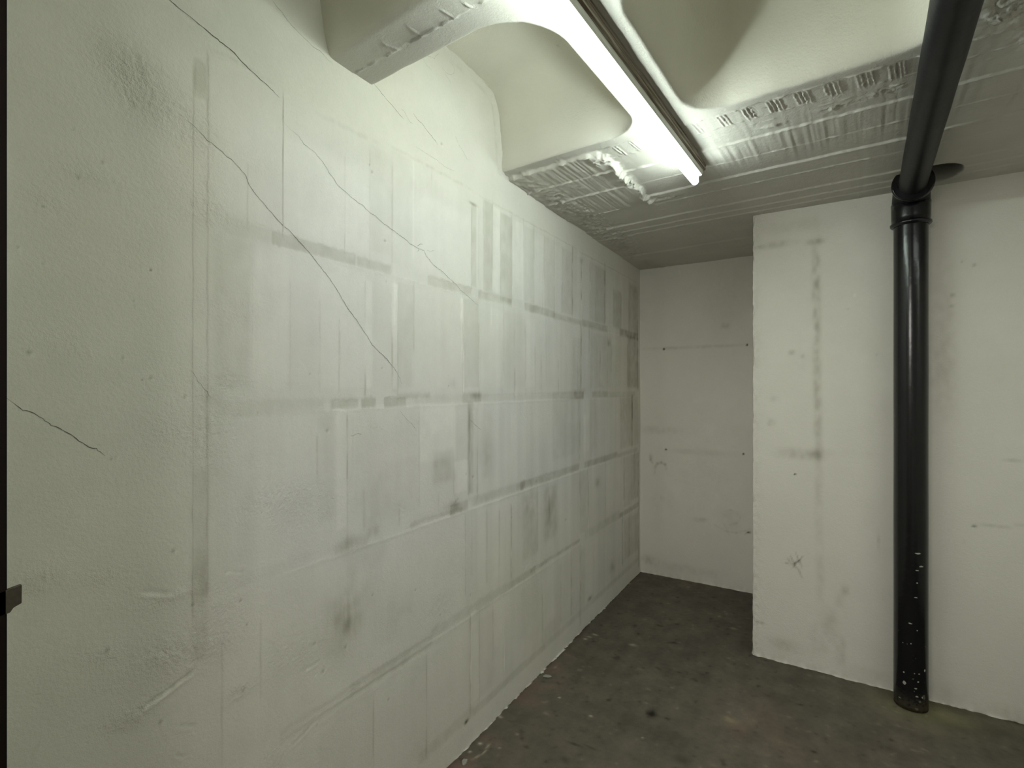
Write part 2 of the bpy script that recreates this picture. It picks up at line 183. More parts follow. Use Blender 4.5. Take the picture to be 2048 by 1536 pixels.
CRK=[[(0.5168,2.423),(0.5526,2.3802),(0.5937,2.371),(0.6327,2.3607),(0.6561,2.3553),(0.6656,2.3511),(0.6938,2.3476),(0.7231,2.3324),(0.7401,2.3237),(0.7549,2.3199),(0.7713,2.3127),(0.7867,2.3101),(0.8066,2.3015),(0.8257,2.2919)],[(0.8376,2.233),(0.8589,2.2189),(0.8872,2.2128),(0.9017,2.1975),(0.9399,2.187),(0.9657,2.1705),(0.9888,2.1477),(0.9996,2.1395),(1.0199,2.1207),(1.0482,2.1103),
(1.0774,2.0979),(1.1179,2.0898),(1.1452,2.0753),(1.1732,2.0704),(1.2066,2.0548),(1.2436,2.0461),(1.2868,2.0331),(1.3091,2.0282),(1.337,2.0172),(1.3709,2.0127),(1.4115,2.0111),(1.4254,1.9937),(1.468,1.9669),(1.5184,1.9538),(1.5679,1.9316),(1.6097,1.9169),(1.6396,1.8995),(1.698,1.8775),(1.7631,1.8527)],[(0.5765,2.1301),(0.6024,2.1185),(0.6214,2.1078),(0.6373,2.0966),(0.6561,2.0886),(0.6789,2.0793),
(0.7,2.0687),(0.7231,2.0545),(0.7335,2.0454),(0.7388,2.0279),(0.7549,2.0113),(0.7713,1.9982),(0.7895,1.9813),(0.8095,1.9671),(0.8376,1.9464),(0.862,1.935),(0.8872,1.9161),(0.9098,1.9015),(0.9314,1.8833),(0.9536,1.8602),(0.9781,1.8414),(1.0069,1.812),(1.0292,1.785),(1.0482,1.7615),(1.0656,1.742),(1.0914,1.7183),(1.1097,1.6979),(1.1388,1.6683),(1.1559,1.645),(1.1932,1.6176),(1.2249,1.599),
(1.2625,1.5609),(1.2868,1.5334),(1.2966,1.5124)],[(0.2887,1.4799),(0.2993,1.4696),(0.3108,1.4572),(0.3205,1.4559),(0.3282,1.448),(0.3382,1.4409),(0.3455,1.4319),(0.3513,1.4267),(0.3618,1.4202),(0.3731,1.4125),(0.3824,1.4049),(0.3894,1.3973),(0.3982,1.3875),(0.4094,1.3793),(0.421,1.3751),(0.4268,1.3673),(0.4361,1.358)],[(0.8038,2.5456),(0.8168,2.5365),(0.8331,2.5305),(0.8482,2.5193),
(0.862,2.5126),(0.8856,2.5058),(0.9049,2.5002),(0.9297,2.4931),(0.9588,2.4936),(0.9996,2.479)],[(1.1602,2.506),(1.1865,2.4962),(1.1976,2.4917),(1.2226,2.4821),(1.2506,2.4716),(1.2794,2.459),(1.3016,2.4516)],[(1.2892,2.4829),(1.3066,2.4787),(1.3217,2.4643),(1.337,2.4551),(1.3525,2.4567)],[(1.3525,2.4948),(1.3736,2.4808),(1.4033,2.4775),(1.4226,2.4655),(1.4508,2.4551),(1.4709,2.4464),
(1.4885,2.4364)],[(0.6002,1.5412),(0.6124,1.5225),(0.6236,1.506),(0.6362,1.4891),(0.6478,1.4745)],[(1.2868,1.4173),(1.3166,1.3893),(1.3473,1.366),(1.3683,1.3446)],[(1.5967,2.5174),(1.6163,2.4932),(1.6497,2.476),(1.6771,2.4514)],[(1.698,1.3629),(1.7338,1.3396),(1.778,1.315)],[(1.0676,1.3474),(1.0814,1.3463),(1.0934,1.3516),(1.1159,1.3499)],[(1.3709,2.0163),(1.3843,2.0269),
(1.406,2.034)],[(1.4254,2.0162),(1.4451,2.0151),(1.468,2.0243)],[(1.3843,2.0103),(1.3736,1.9986)],[(1.363,2.3793),(1.417,2.3771),(1.4738,2.3767),(1.5336,2.3684),(1.5967,2.3738)]]
CW=[1.7,0.8,1.0,1.2,0.6,0.9,0.5,1.0,0.6,0.5,0.4,0.6,0.7,0.9,0.6,0.8,0.3]
TR=[(1.139,1.373,1.171,1.359,1.2,2),(1.167,1.372,1.207,1.36,1,2),(0.502,0.795,0.605,0.827,1.6,5),(0.502,1.055,0.562,1.03,1.2,5),(0.74,1.925,0.785,1.927,0.9,2),(0.907,0.688,0.957,0.691,0.8,4),(0.867,0.497,0.931,0.516,0.8,4),(1.275,1.085,1.317,1.063,0.9,3),(0.644,2.322,0.744,2.325,0.8,4),(0.744,2.325,0.807,2.32,0.7,3),(0.957,2.306,1.193,2.315,0.5,8),(1.251,2.33,1.716,2.339,0.6,6),
(1.771,2.331,2.716,2.341,0.8,4),(2.862,2.336,3.946,2.344,0.6,6),(0.838,1.51,0.907,1.51,0.5,3),(2.128,0.572,2.187,0.622,1.0,3),(0.68,1.04,0.731,1.026,0.8,4),(0.578,0.717,0.612,0.699,0.8,4),(0.569,0.655,0.59,0.637,1,4),(0.32,0.801,0.334,0.821,0.5,4),(1.068,0.556,1.128,0.541,0.6,3),(1.808,1.467,2.824,1.469,0.6,3)]
PB=[(1.234,2.07,0.02,0.212,-0.16),(1.238,1.698,0.02,0.238,-0.12),(1.243,1.328,0.02,0.212,-0.08),(1.247,0.906,0.02,0.238,-0.05),(1.252,0.51,0.02,0.211,-0.04),(1.16,1.143,0.103,0.03,-0.09),(1.234,1.148,0.027,0.032,-0.08),(1.065,2.286,0.095,0.019,-0.08),(1.229,2.274,0.04,0.016,-0.14),(0.954,2.283,0.03,0.011,-0.12),(1.383,1.158,0.125,0.021,-0.02),(1.12,1.69,0.014,0.014,-0.12),
(1.174,1.669,0.009,0.011,-0.12),(1.021,1.307,0.02,0.022,-0.09),(1.036,1.437,0.024,0.017,-0.05),(1.165,1.661,0.046,0.081,-0.02),(1.34,0.139,0.022,0.065,-0.13),(1.296,0.257,0.031,0.078,-0.08),(1.252,0.167,0.045,0.079,-0.05),(1.089,0.097,0.094,0.033,-0.07),(0.967,0.189,0.02,0.007,-0.3),(0.992,-0.041,0.061,0.022,-0.05),(1.34,0.398,0.022,0.036,-0.07),(1.362,0.455,0.017,0.026,-0.08),
(1.746,1.702,0.054,0.381,-0.06),(1.784,1.936,0.009,0.009,-0.15),(1.782,1.885,0.009,0.007,-0.12),(1.86,2.068,0.007,0.007,-0.12),(1.818,2.09,0.005,0.005,-0.12),(1.998,1.172,0.039,0.003,-0.55),(1.931,0.868,0.05,0.005,-0.12),(1.86,0.858,0.009,0.005,-0.3),(1.828,0.781,0.009,0.007,-0.12),(2.014,0.885,0.019,0.007,-0.08),(1.137,1.033,0.005,0.003,-0.5),(1.404,1.973,0.006,0.008,0.1),
(1.502,0.723,0.004,0.035,-0.1),(1.775,2.386,0.206,0.007,0.02),(1.766,0.044,0.071,0.047,-0.07),(1.981,0.023,0.065,0.034,-0.1),(1.846,-0.024,0.052,0.023,-0.06),(1.487,0.054,0.08,0.03,-0.05),(1.16,2.374,0.18,0.038,-0.03)]
PS=[(1.101,0.567,1.156,0.518,0.35),(1.125,0.526,1.174,0.597,0.35),(1.113,0.586,1.137,0.541,0.3),(1.142,0.61,1.16,0.551,0.35),(1.089,0.543,1.12,0.544,0.3),(1.156,0.518,1.174,0.479,0.4),(1.132,0.546,1.16,0.578,0.4),(1.16,0.573,1.174,0.527,0.3)]
BBK=[(0.192,1.806,0.006,0.006,-0.95),(0.794,1.811,0.005,0.007,-0.95),(0.208,1.008,0.006,0.006,-0.95),(0.77,1.012,0.005,0.006,-0.95),(0.429,1.812,0.385,0.012,-0.07),(0.644,1.956,0.035,0.019,-0.05),(0.466,1.002,0.213,0.023,-0.05),(0.161,1.161,0.156,0.032,-0.06),(0.089,0.936,0.016,0.036,-0.08),(0.181,0.644,0.02,0.056,-0.06),(0.239,0.611,0.027,0.063,-0.05),(0.466,0.485,0.051,0.019,-0.06),
(0.678,0.552,0.068,0.03,-0.05),(0.696,0.48,0.048,0.037,-0.04),(0.807,0.441,0.013,0.007,-0.4),(0.466,0.868,0.315,0.46,0.02),(0.644,1.967,0.028,0.022,-0.07),(0.651,2.228,0.136,0.224,-0.03),(0.081,0.108,0.08,0.04,-0.1),(0.392,0.087,0.217,0.031,-0.06),(0.121,0.597,0.048,0.201,-0.03)]
FS=[(0.59,2.302,0.016,0.03,-0.55,0),(0.601,2.293,0.02,0.018,-0.5,0),(0.665,2.3,0.012,0.007,-0.6,0),(0.38,1.924,0.03,0.006,-0.6,0),(0.44,1.941,0.03,0.005,-0.4,0),(1.233,2.407,0.01,0.008,-0.8,0),(0.261,3.08,0.012,0.02,-0.5,0),(0.386,3.172,0.016,0.01,-0.5,0),(0.476,3.244,0.016,0.01,-0.5,0),(0.288,2.665,0.02,0.01,-0.5,0),(0.62,2.704,0.01,0.006,-0.5,0),(0.727,2.749,0.01,0.006,-0.4,0),
(0.599,3.791,0.01,0.01,-0.5,0),(0.786,2.074,0.03,0.02,-0.4,0),(0.382,1.823,0.02,0.015,-0.45,0),(0.151,1.857,0.015,0.01,-0.4,0),(0.37,2.023,0.02,0.012,-0.3,0),(0.321,2.85,0.022,0.014,1.2,0),(0.06,2.77,0.008,0.006,3,0),(0.089,2.845,0.015,0.006,2.2,0),(0.071,2.805,0.01,0.005,2.0,0),(0.792,3.371,0.02,0.012,0.8,0),(0.18,2.175,0.004,0.004,4.5,0),(0.365,2.13,0.008,0.005,2.2,0),
(0.037,1.719,0.007,0.007,2.4,0),(0.031,1.657,0.005,0.005,2.4,0),(0.074,1.721,0.004,0.015,1.6,0),(0.081,1.685,0.004,0.015,1.8,0),(0.072,1.653,0.004,0.01,1.8,0),(0.121,1.74,0.004,0.004,2.2,0),(0.165,2.449,0.012,0.012,0.8,0),(0.607,2.111,0.004,0.004,2.6,0),(0.005,3.723,0.01,0.006,2.6,0),(0.016,1.905,0.01,0.006,2,0),(0.621,2.549,0.012,0.006,0.7,0),(0.141,1.851,0.006,0.006,1.5,0),
(0.435,2.628,0.012,0.008,0.5,0),(0.907,2.446,0.03,0.018,0.8,1),(0.947,2.381,0.04,0.05,0.15,2)]


# ------------------------------------------------------------------ structure: left wall
def wall_columns():
    e = [-1.6, -1.0, -.5, 0.0, .15]
    y = .26
    while y < 4.02:                          # spacing grows with distance from the doorway
        e.append(y); d = math.hypot(y, 1.263); y += max(.0022, .0017*d*d/1.263*.95)
    e += [4.02, 4.2]
    ex = []
    for v in VL:
        h = v[4]*.0005
        ex += [v[0]-h*1.2, v[0], v[0]+h*1.2]
    a = np.sort(np.array(e+ex)); keep = [a[0]]
    for t in a[1:]:
        if t-keep[-1] > .0006: keep.append(t)
    return np.array(keep)

def left_wall():
    U = wall_columns(); V = np.concatenate([[-.06], np.arange(0, 2.56, .0045), np.arange(2.566, 2.90, .006), [2.91, 2.94]])
    Ym, Zm = np.meshgrid(U, V)
    sn = lambda a, b, s: smooth_noise(U, V, a, b, s)
    tone = np.ones_like(Ym); h = np.zeros_like(Ym); pink = np.zeros_like(Ym); rough = np.full_like(Ym, .35)
    # trowel waviness and paint variation over the whole wall
    h += .0022*sn(.5, .6, 1) + .0008*sn(.16, .2, 2) + .00022*sn(.05, .05, 3) + .00006*sn(.012, .014, 4)
    tone += .030*sn(.45, .5, 5) + .016*sn(.12, .16, 6)
    inside = sig(Ym-.63, .01)*box(Zm, .1, 2.33, .01)
    tone += inside*(.012*sn(.03, .5, 7) + .008*sn(.012, .35, 8) + .010*sn(.07, .07, 9))
    deep = inside*sig(Ym-1.75, .05)
    tone += deep*(.030*sn(.04, .45, 10) + .022*sn(.018, .6, 11))
    h += inside*.00012*sn(.02, .4, 12) + deep*.0004*sn(.035, .5, 13)
    tone += .04*sig(Ym-1.6, .15)-.03*sig(Ym-3.4, .12)*inside*(1+1.2*sn(.09, .3, 14))  # far stretch painted lighter to make up for the weak light there
    pink += .28*sn(.5, .4, 15)+.2*sn(.12,.12,24)
    edge = sn(.006, .03, 16)
    def win(y0, y1, z0, z1):
        i0, i1 = np.searchsorted(V, [z0, z1]); j0, j1 = np.searchsorted(U, [y0, y1])
        return slice(max(i0-1, 0), i1+1), slice(max(j0-1, 0), j1+1)
    mott = sn(.02, .025, 17); spall = sn(.0075, .009, 18); fl = sn(.004, .0055, 19)
    for y0, y1, z0, z1, t, hh, s in RECT:
        if y1 < y0: y0, y1 = y1, y0
        s *= .001; S = win(y0-.03-4*s, y1+.03+4*s, z0-.03-4*s, z1+.03+4*s)
        k = .3 + .0
        m = box(Ym[S]+edge[S]*.001, y0, y1, s*.28)*box(Zm[S]+edge[S]*.002, z0, z1, s*.32)
        tone[S] += 1.5*t*m*(.9+.08*edge[S]+.25*mott[S]); h[S] += hh*.0017*m
    for y0, z0, z1, st, wd, step in VL:
        wd *= .001*(.75+.25*y0); S = win(y0-.06, y0+.12, z0-.03, z1+.03)
        yy = Ym[S]-y0+edge[S]*.0005; zz = box(Zm[S], z0, z1, .006)
        var = np.clip(.85+.5*edge[S], .25, 1.4)
        if st > 0:
            g = np.exp(-np.abs(yy/(wd*.62))**1.6)*zz
            halo = np.exp(-np.clip(-yy, 0, 1)/.012)*(yy < 0)*zz
            tone[S] -= .50*st*var*g + .06*st*halo
            h[S] -= .0010*st*g
        else:
            tone[S] -= st*.5*np.exp(-(yy/wd)**2)*zz
        h[S] += .0014*step*zz*(np.exp(-np.clip(yy, 0, 1)/.03)*(yy > 0))
    # soft ledge highlights under each shelf line
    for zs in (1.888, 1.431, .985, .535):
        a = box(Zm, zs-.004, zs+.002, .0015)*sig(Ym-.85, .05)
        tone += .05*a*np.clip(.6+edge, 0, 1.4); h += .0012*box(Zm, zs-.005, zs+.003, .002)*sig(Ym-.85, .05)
    for y, z, ry, rz, t in BL:
        if t == 0 or ry <= 0: continue
        S = win(y-3*ry, y+3*ry, z-3*rz, z+3*rz)
        e = np.exp(-(((Ym[S]-y)/ry)**2+((Zm[S]-z)/rz)**2))
        tone[S] += t*e*np.clip(1+.2*edge[S]+.4*mott[S], .2, 2)
    for y, z, ry, rz, t in RO:
        S = win(y-2.6*ry, y+2.6*ry, z-2.6*rz, z+2.6*rz)
        e = np.exp(-(((Ym[S]-y)/ry)**2+((Zm[S]-z)/rz)**2)*1.3)
        k = e*t*np.clip(mott[S]*1.4+.35, 0, 1)
        h[S] -= k*(.0015*np.clip(spall[S]-.05, 0, 1.2)+.0010*fl[S]); rough[S] += 1.4*e*t
        tone[S] -= .02*e*t
    for y, z, r in PIT:
        r *= .0011*(.8+.45*y); S = win(y-4*r, y+4*r, z-4*r, z+4*r)
        e = np.exp(-(((Ym[S]-y)/r)**2+((Zm[S]-z)/r)**2)); tone[S] -= .34*e
        e2 = np.exp(-(((Ym[S]-y-.9*r)/r)**2+((Zm[S]-z+1.2*r)/r)**2)); tone[S] += .10*e2; h[S] += .0008*e2-.0014*e  # lower lip raised and painted lighter as a highlight
    for y0, z0, y1, z1, dp, wd in TR:
        S = win(min(y0, y1)-.05, max(y0, y1)+.05, min(z0, z1)-.05, max(z0, z1)+.05)
        dx, dz = y1-y0, z1-z0; L = math.hypot(dx, dz)
        t = ((Ym[S]-y0)*dx+(Zm[S]-z0)*dz)/L/L; dd = ((Ym[S]-y0)*dz-(Zm[S]-z0)*dx)/L + .002*mott[S]
        k = box(t, 0, 1, .04)*np.exp(-(dd/(wd*.001))**2)
        tone[S] -= .14*dp*k*np.clip(.7+.5*edge[S], 0, 1.5); h[S] -= .0016*dp*k
        h[S] += .0014*dp*box(t, 0, 1, .04)*np.exp(-((dd-wd*.0016)/(wd*.001))**2)
    # darker toe of the wall, ragged plaster line along the floor
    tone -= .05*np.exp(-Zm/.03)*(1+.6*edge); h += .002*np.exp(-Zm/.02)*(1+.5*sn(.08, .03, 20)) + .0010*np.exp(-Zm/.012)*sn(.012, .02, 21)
    # small plaster fillet running round where the wall meets the slab
    h += .003*np.exp(-((Zm-2.5)/.012)**2)*(1+sn(.03, .03, 22))*box(Ym, 1.95, 4.1, .02)
    # plaster squeezed along the joint with the pan's side
    path = [(1.950, 2.50), (1.938, 2.56), (1.926, 2.64), (1.912, 2.72), (1.892, 2.785), (1.86, 2.818), (1.80, 2.833), (1.70, 2.838), (1.2, 2.84)]
    S = win(1.15, 2.0, 2.48, 2.93); D = np.full(Ym[S].shape, 9.)
    for (ya, za), (yb, zb) in zip(path[:-1], path[1:]):
        dx, dz = yb-ya, zb-za; t = np.clip(((Ym[S]-ya)*dx+(Zm[S]-za)*dz)/(dx*dx+dz*dz), 0, 1)
        D = np.minimum(D, np.hypot(Ym[S]-ya-t*dx, Zm[S]-za-t*dz))
    n4 = sn(.02, .02, 25)[S]
    h[S] += .008*np.exp(-(D/.011)**2)*(1+.25*n4)-.002*np.exp(-((D-.028)/.008)**2); tone[S] -= .05*np.exp(-((D-.030)/.012)**2)*np.clip(.7+n4, 0, 1.5)
    rough[S] += .8*np.exp(-(D/.05)**2)
    tone = np.clip(tone, .05, 1.25)
    up = np.clip((Zm-1.9)/.7, 0, 1)          # upper wall keeps the creamier first coat, the shelf area is cooler
    warm = np.clip(.25+.5*up - .8*inside*box(Zm, .9, 2.25, .06)*box(Ym, .72, 3.3, .1) + .35*sn(.3, .3, 23) + .5*sig(.55-Ym, .1), -1, 1)
    R = tone*(1+.012*warm+.022*np.clip(pink, -1, 1)); Gc = tone*(1+.004*warm-.004*pink); B = tone*(1-.060*warm)
    dirt = np.clip(1-tone, 0, 1); B *= 1-.22*dirt
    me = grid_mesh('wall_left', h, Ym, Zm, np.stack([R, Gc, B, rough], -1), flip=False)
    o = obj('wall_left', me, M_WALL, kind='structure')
    return o, (U, V, h)
WL, (WU, WV, WH) = left_wall()

def wall_h(y, z):
    j = np.clip(np.searchsorted(WU, y), 1, len(WU)-1); i = np.clip(np.searchsorted(WV, z), 1, len(WV)-1)
    fy = (y-WU[j-1])/(WU[j]-WU[j-1]); fz = (z-WV[i-1])/(WV[i]-WV[i-1])
    return (WH[i-1, j-1]*(1-fy)+WH[i-1, j]*fy)*(1-fz)+(WH[i, j-1]*(1-fy)+WH[i, j]*fy)*fz

# hairline cracks: thin dark slivers that follow the wall surface
M_CRACK = plain('crack_dirt', (0.10, 0.095, 0.075), .95, nz=.4, scale=90, spec=0)
def crack(pts, wpx, seed, name='crack', mat=None):
    r = np.random.default_rng(seed); P = []
    for (y0, z0), (y1, z1) in zip(pts[:-1], pts[1:]):
        L = math.hypot(y1-y0, z1-z0); n = max(2, int(L/.007))
        for k in range(n): P.append((y0+(y1-y0)*k/n, z0+(z1-z0)*k/n))
    P.append(pts[-1]); P = np.array(P)
    P[1:-1] += r.normal(0, .00075, P[1:-1].shape)
    T = np.gradient(P, axis=0); T /= np.linalg.norm(T, axis=1)[:, None]+1e-9
    Nn = np.stack([-T[:, 1], T[:, 0]], -1)
    t = np.linspace(0, 1, len(P)); d = np.hypot(P[:, 0], 1.263)
    hw = .5*wpx*.00072*d*np.clip(np.minimum(t, 1-t)*9+.25, 0, 1)*r.uniform(.55, 1.25, len(P))
    A = P+Nn*hw[:, None]; B = P-Nn*hw[:, None]
    X = np.stack([wall_h(A[:, 0], A[:, 1]), wall_h(P[:, 0], P[:, 1]), wall_h(B[:, 0], B[:, 1])])+.0006
    Yv = np.stack([A[:, 0], P[:, 0], B[:, 0]]); Zv = np.stack([A[:, 1], P[:, 1], B[:, 1]])
    me = grid_mesh(name, X, Yv, Zv)
    return obj(name, me, mat or M_CRACK, WL)
for k, (c, wv) in enumerate(zip(CRK, CW)): crack(c, wv, 100+k)
M_PENCIL = plain('pencil_line', (0.42, 0.42, 0.36), .9, nz=.3, scale=90, spec=0)
for k, c in enumerate(PEN): crack(c, .55, 200+k, 'pencil_mark', M_PENCIL)

# ------------------------------------------------------------------ structure: ceiling (ribbed concrete slab, pan recesses, board marks)
def rrect(P, Q, p0, p1, q0, q1, rn, rf):
    cx, cy = (p0+p1)/2, (q0+q1)/2; hx, hy = (p1-p0)/2, (q1-q0)/2
    r = np.where(Q < cy, rn, rf)
    ax, ay = np.abs(P-cx)-hx+r, np.abs(Q-cy)-hy+r
    return np.hypot(np.maximum(ax, 0), np.maximum(ay, 0))+np.minimum(np.maximum(ax, ay), 0)-r

def ceiling():
    step = .0055
    U = np.concatenate([np.arange(-2.2, -.30, .05), np.arange(-.30, 1.80, .0034), np.arange(1.80, 3.9, .04)])
    V = np.concatenate([np.arange(-1.9, .80, .04), np.arange(.80, 1.02, .006), np.arange(1.02, 1.20, .0034), np.arange(1.20, 1.80, .009), np.arange(1.80, 1.93, .006), np.arange(1.93, 2.80, .0031), np.arange(2.80, 3.20, .0045), np.arange(3.20, 4.5, .011)])
    P, Q = np.meshgrid(U, V)
    sn = lambda a, b, s: smooth_noise(U, V, a, b, s)
    n_a, n_b, n_c, n_d = sn(.05, .05, 31), sn(.014, .014, 32), sn(.3, .3, 33), sn(.006, .006, 34)
    drop = np.zeros_like(P)                  # positive = hangs lower
    tone = np.ones_like(P); cream = np.zeros_like(P); rough = np.full_like(P, .5)
    drop += .0015*n_c+.0004*n_a+.00015*n_b
    # flange plate left around the right-hand pan
    jag = n_a*.006+n_b*.003
    fl = sig(P-.703+jag*.35, .0012)*sig(2.0-Q+jag*.5, .0016)
    drop += .007*fl
    drop += .004*sig(.70-P, .004)*sig(1.998-Q+jag*.4, .0016)
    # cross rib: ragged seam along its middle
    crossr = box(Q, .99, 1.165, .004)*sig(.57-P, .01)
    s = np.exp(-((Q-1.083+n_b*.0035+n_a*.001)/.0030)**2)*np.clip(.35+.9*n_b+.5*n_a, 0, 1.3)*box(P, -.1, .6, .03)
    drop += .0060*s; tone -= .40*np.exp(-((Q-1.078+n_b*.0035)/.0028)**2)*np.clip(n_a*1.2+.25, 0, 1)*box(P, -.05, .5, .05)
    drop += .002*sig(1.083-Q+n_b*.0035, .001)*crossr
    for pp, ql in ((.14, .05), (.245, .05), (.36, .045), (.42, .03)):
        drop += .0035*np.exp(-((P-pp-.25*(Q-1.08)+n_b*.003)/.0022)**2)*box(Q, 1.085-ql, 1.083, .004)
    # board steps (each board a little lower than the one before)
    left = sig(.345-P+n_b*.010+n_a*.012, .0035)
    for q, st, wb_, lf in ((2.0, .002, .004, 0), (2.255, .007, .004, 1), (2.42, .0015, .003, 1), (2.58, .009, .004, 1), (2.70, .002, .006, 1), (2.915, .006, .004, 0), (3.015, .004, .004, 0), (3.09, .003, .003, 0), (3.57, .005, .004, 0), (3.8, .002, .004, 0)):
        k = sig(Q-q+n_a*.0022+n_b*.0012, wb_*.28)
        drop += st*k*(1-left*lf)
        fin = np.exp(-((Q-q+n_a*.0022+n_b*.0012)/.0034)**2)*np.clip(.45+.9*n_b+.4*n_a, 0, 1.3)
        drop += .0030*fin*(1-left*lf)*(1+.3*n_d)
        tone += .03*fin*(1-left*lf)  # fins also tinted lighter, as if catching the lamp
    for q, st in ((2.0, .003), (2.175, .0045), (2.36, .0050), (2.64, -.004), (2.36, .0)):
        fin = np.exp(-((Q-q+n_a*.0025)/.0042)**2)*np.clip(.5+.9*n_b+.6*n_a, 0, 1.4)
        drop += .0045*fin*left*(st != 0); drop += st*sig(Q-q+n_a*.0025, .0014)*left
    drop += .0165*left*sig(Q-2.0+n_b*.004, .004)*sig(2.60-Q, .02) + .012*left*sig(Q-2.6, .02)
    # ragged mortar bead where the recessed panel begins
    pc = .352+.010*n_a+.012*np.sin(Q*19)
    bead = np.exp(-((P-pc+.006)/.007)**2)*box(Q, 2.05, 2.66, .006)
    drop += bead*(.005+.007*np.clip(n_b, -.6, 1)+.004*n_d+.004*np.clip(n_a, -1, 1))
    big = np.exp(-(((P-.345)/.022)**2+((Q-2.33)/.055)**2)); drop += big*.008*(1+.7*n_b+.4*n_d)
    big = np.exp(-(((P-.315)/.025)**2+((Q-2.03)/.035)**2)); drop += big*.004*(1+1.0*n_b+.5*n_d)
    big = np.exp(-(((P-.40)/.055)**2+((Q-2.645)/.018)**2)); drop += big*.006*(1+1.2*n_b+.5*n_d)
    drop += .004*np.exp(-((P-.50)/.012)**2-((Q-2.63)/.03)**2)
    rough += 1.2*bead
    # saw marks: little groups of ridges along the board by the pans
    for k, pp in enumerate((.305, .345, .425, .495, .56, .742, .838, .924, 1.01, 1.095, 1.182, 1.27, 1.355, 1.43)):
        rr = np.random.default_rng(50+k); nn = 2+(pp > .8)+(pp > 1.0)
        for j in range(nn):
            o = pp+(j-nn/2)*.0125+rr.normal(0, .001); ql = 2.012+rr.uniform(0, .006)
            ridge = np.exp(-((P-o-.10*(Q-2.05)+n_d*.0010)/.0022)**2)*box(Q, ql, ql+.085+rr.uniform(-.008, .008), .003)
            drop += .0030*ridge*np.clip(1+.4*n_d, 0, 2)
            if pp > .9:
                dk = np.exp(-((P-o-.006-.10*(Q-2.05)+n_d*.0018)/.0030)**2)*box(Q, ql, ql+.085, .003)
                tone -= (.05+.10*(pp-.9))*dk*(j == 1)*1.6; drop -= .003*dk*(j == 1)
    drop += .0035*np.exp(-((Q-2.105+jag*.3)/.003)**2)*np.clip(n_b+.2, 0, 1)
    drop += .003*np.exp(-((Q-2.15+jag*.3)/.003)**2)*np.clip(n_b, 0, 1)*sig(P-.7, .01)
    # saw grain across the boards
    comb = smooth_noise(U, V, .0075, .30, 35)
    drop += .0013*comb*left*box(Q, 1.98, 2.62, .02)*(1-.7*box(Q, 2.19, 2.36, .01)) + .0009*comb*box(Q, 2.265, 2.47, .02)*sig(P-.66, .01)*(1-.6*sig(P-1.15, .1))
    drop += .0003*comb*sig(Q-2.0, .01)
    # rough lumps
    lump = lambda p, q, a, b: np.exp(-(((P-p)/a)**2+((Q-q)/b)**2))
    for p, q, a, b, k in ((-.02, 2.35, .05, .2, .0035), (.0, 2.62, .06, .16, .004), (-.08, 2.9, .06, .2, .004), (.12, 2.25, .03, .05, .002), (1.18, 2.19, .05, .02, .003), (.98, 2.2, .04, .015, .003), (1.33, 2.17, .05, .025, .003),
                          (1.62, 1.87, .07, .07, .010), (1.56, 1.90, .03, .03, .008), (1.72, 1.98, .07, .05, .006), (1.66, 2.05, .04, .08, .005), (.02, 3.1, .05, .3, .0025)):
        L = lump(p, q, a, b); drop += k*L*(n_b*.9+.5*n_d+.25); rough += L
    drop += .003*n_b*np.exp(-((P+.08-.058*0)/.06)**2)*sig(Q-1.95, .02)
    tone -= .30*lump(.975, 2.05, .008, .006)*1.6
    # patchy tone, darker bands along the pier and the long wall
    tone += .03*n_c+.025*sn(.08, .08, 36)
    tone -= .10*np.exp(-((Q-3.14)/.04)**2)*sig(P-.72, .01)*np.clip(.6+n_a, 0, 1.5)
    tone -= .08*np.exp(-((P+.10)/.07)**2)*sig(Q-2.0, .05)*np.clip(.7+n_a, 0, 1.5)
    # older, greyer coat on the flat soffit
    # pans
    lift = np.zeros_like(P)
    def pan(p0, p1, q0, q1, rn, rf, depth, soft, wallw, fil):
        s_ = -rrect(P, Q, p0, p1, q0, q1, rn, rf)+.0012*n_a
        t = np.maximum(s_, 0); k = np.clip(s_/(soft*4), 0, 1); k = k*k*(3-2*k)
        # rolled rim, steep drafted side, then a large fillet to the flat of the pan
        u = np.clip(t/(fil+.03), 0, 1)
        return k*depth*np.clip(1-(1-u)**wallw, 0, 1)**(1/wallw), sig(s_-.004, .004)
    pans = [(-.9, .560, 1.155, 1.940, .20, .13, .34, .0035, 3.0, .15), (.735, 1.475, 1.155, 1.957, .20, .15, .34, .016, 2.3, .24),
            (-.9, .560, .21, .995, .17, .17, .33, .016, 2.4, .18), (.735, 1.475, .21, .995, .17, .17, .33, .016, 2.4, .18),
            (-.9, .560, -.73, .05, .17, .17, .33, .016, 2.4, .18), (.735, 1.475, -.73, .05, .17, .17, .33, .016, 2.4, .18),
            (1.76, 2.5, 1.155, 1.90, .17, .17, .33, .016, 2.4, .18), (1.76, 2.5, .21, .995, .17, .17, .33, .016, 2.4, .18)]
    inp = np.zeros_like(P)
    for a in pans:
        l_, i_ = pan(*a); lift += l_; inp = np.maximum(inp, i_)
    drop *= 1-.92*inp; drop += inp*.0006*n_a
    cream += inp*.9; tone = tone*(1-.22*(1-inp))
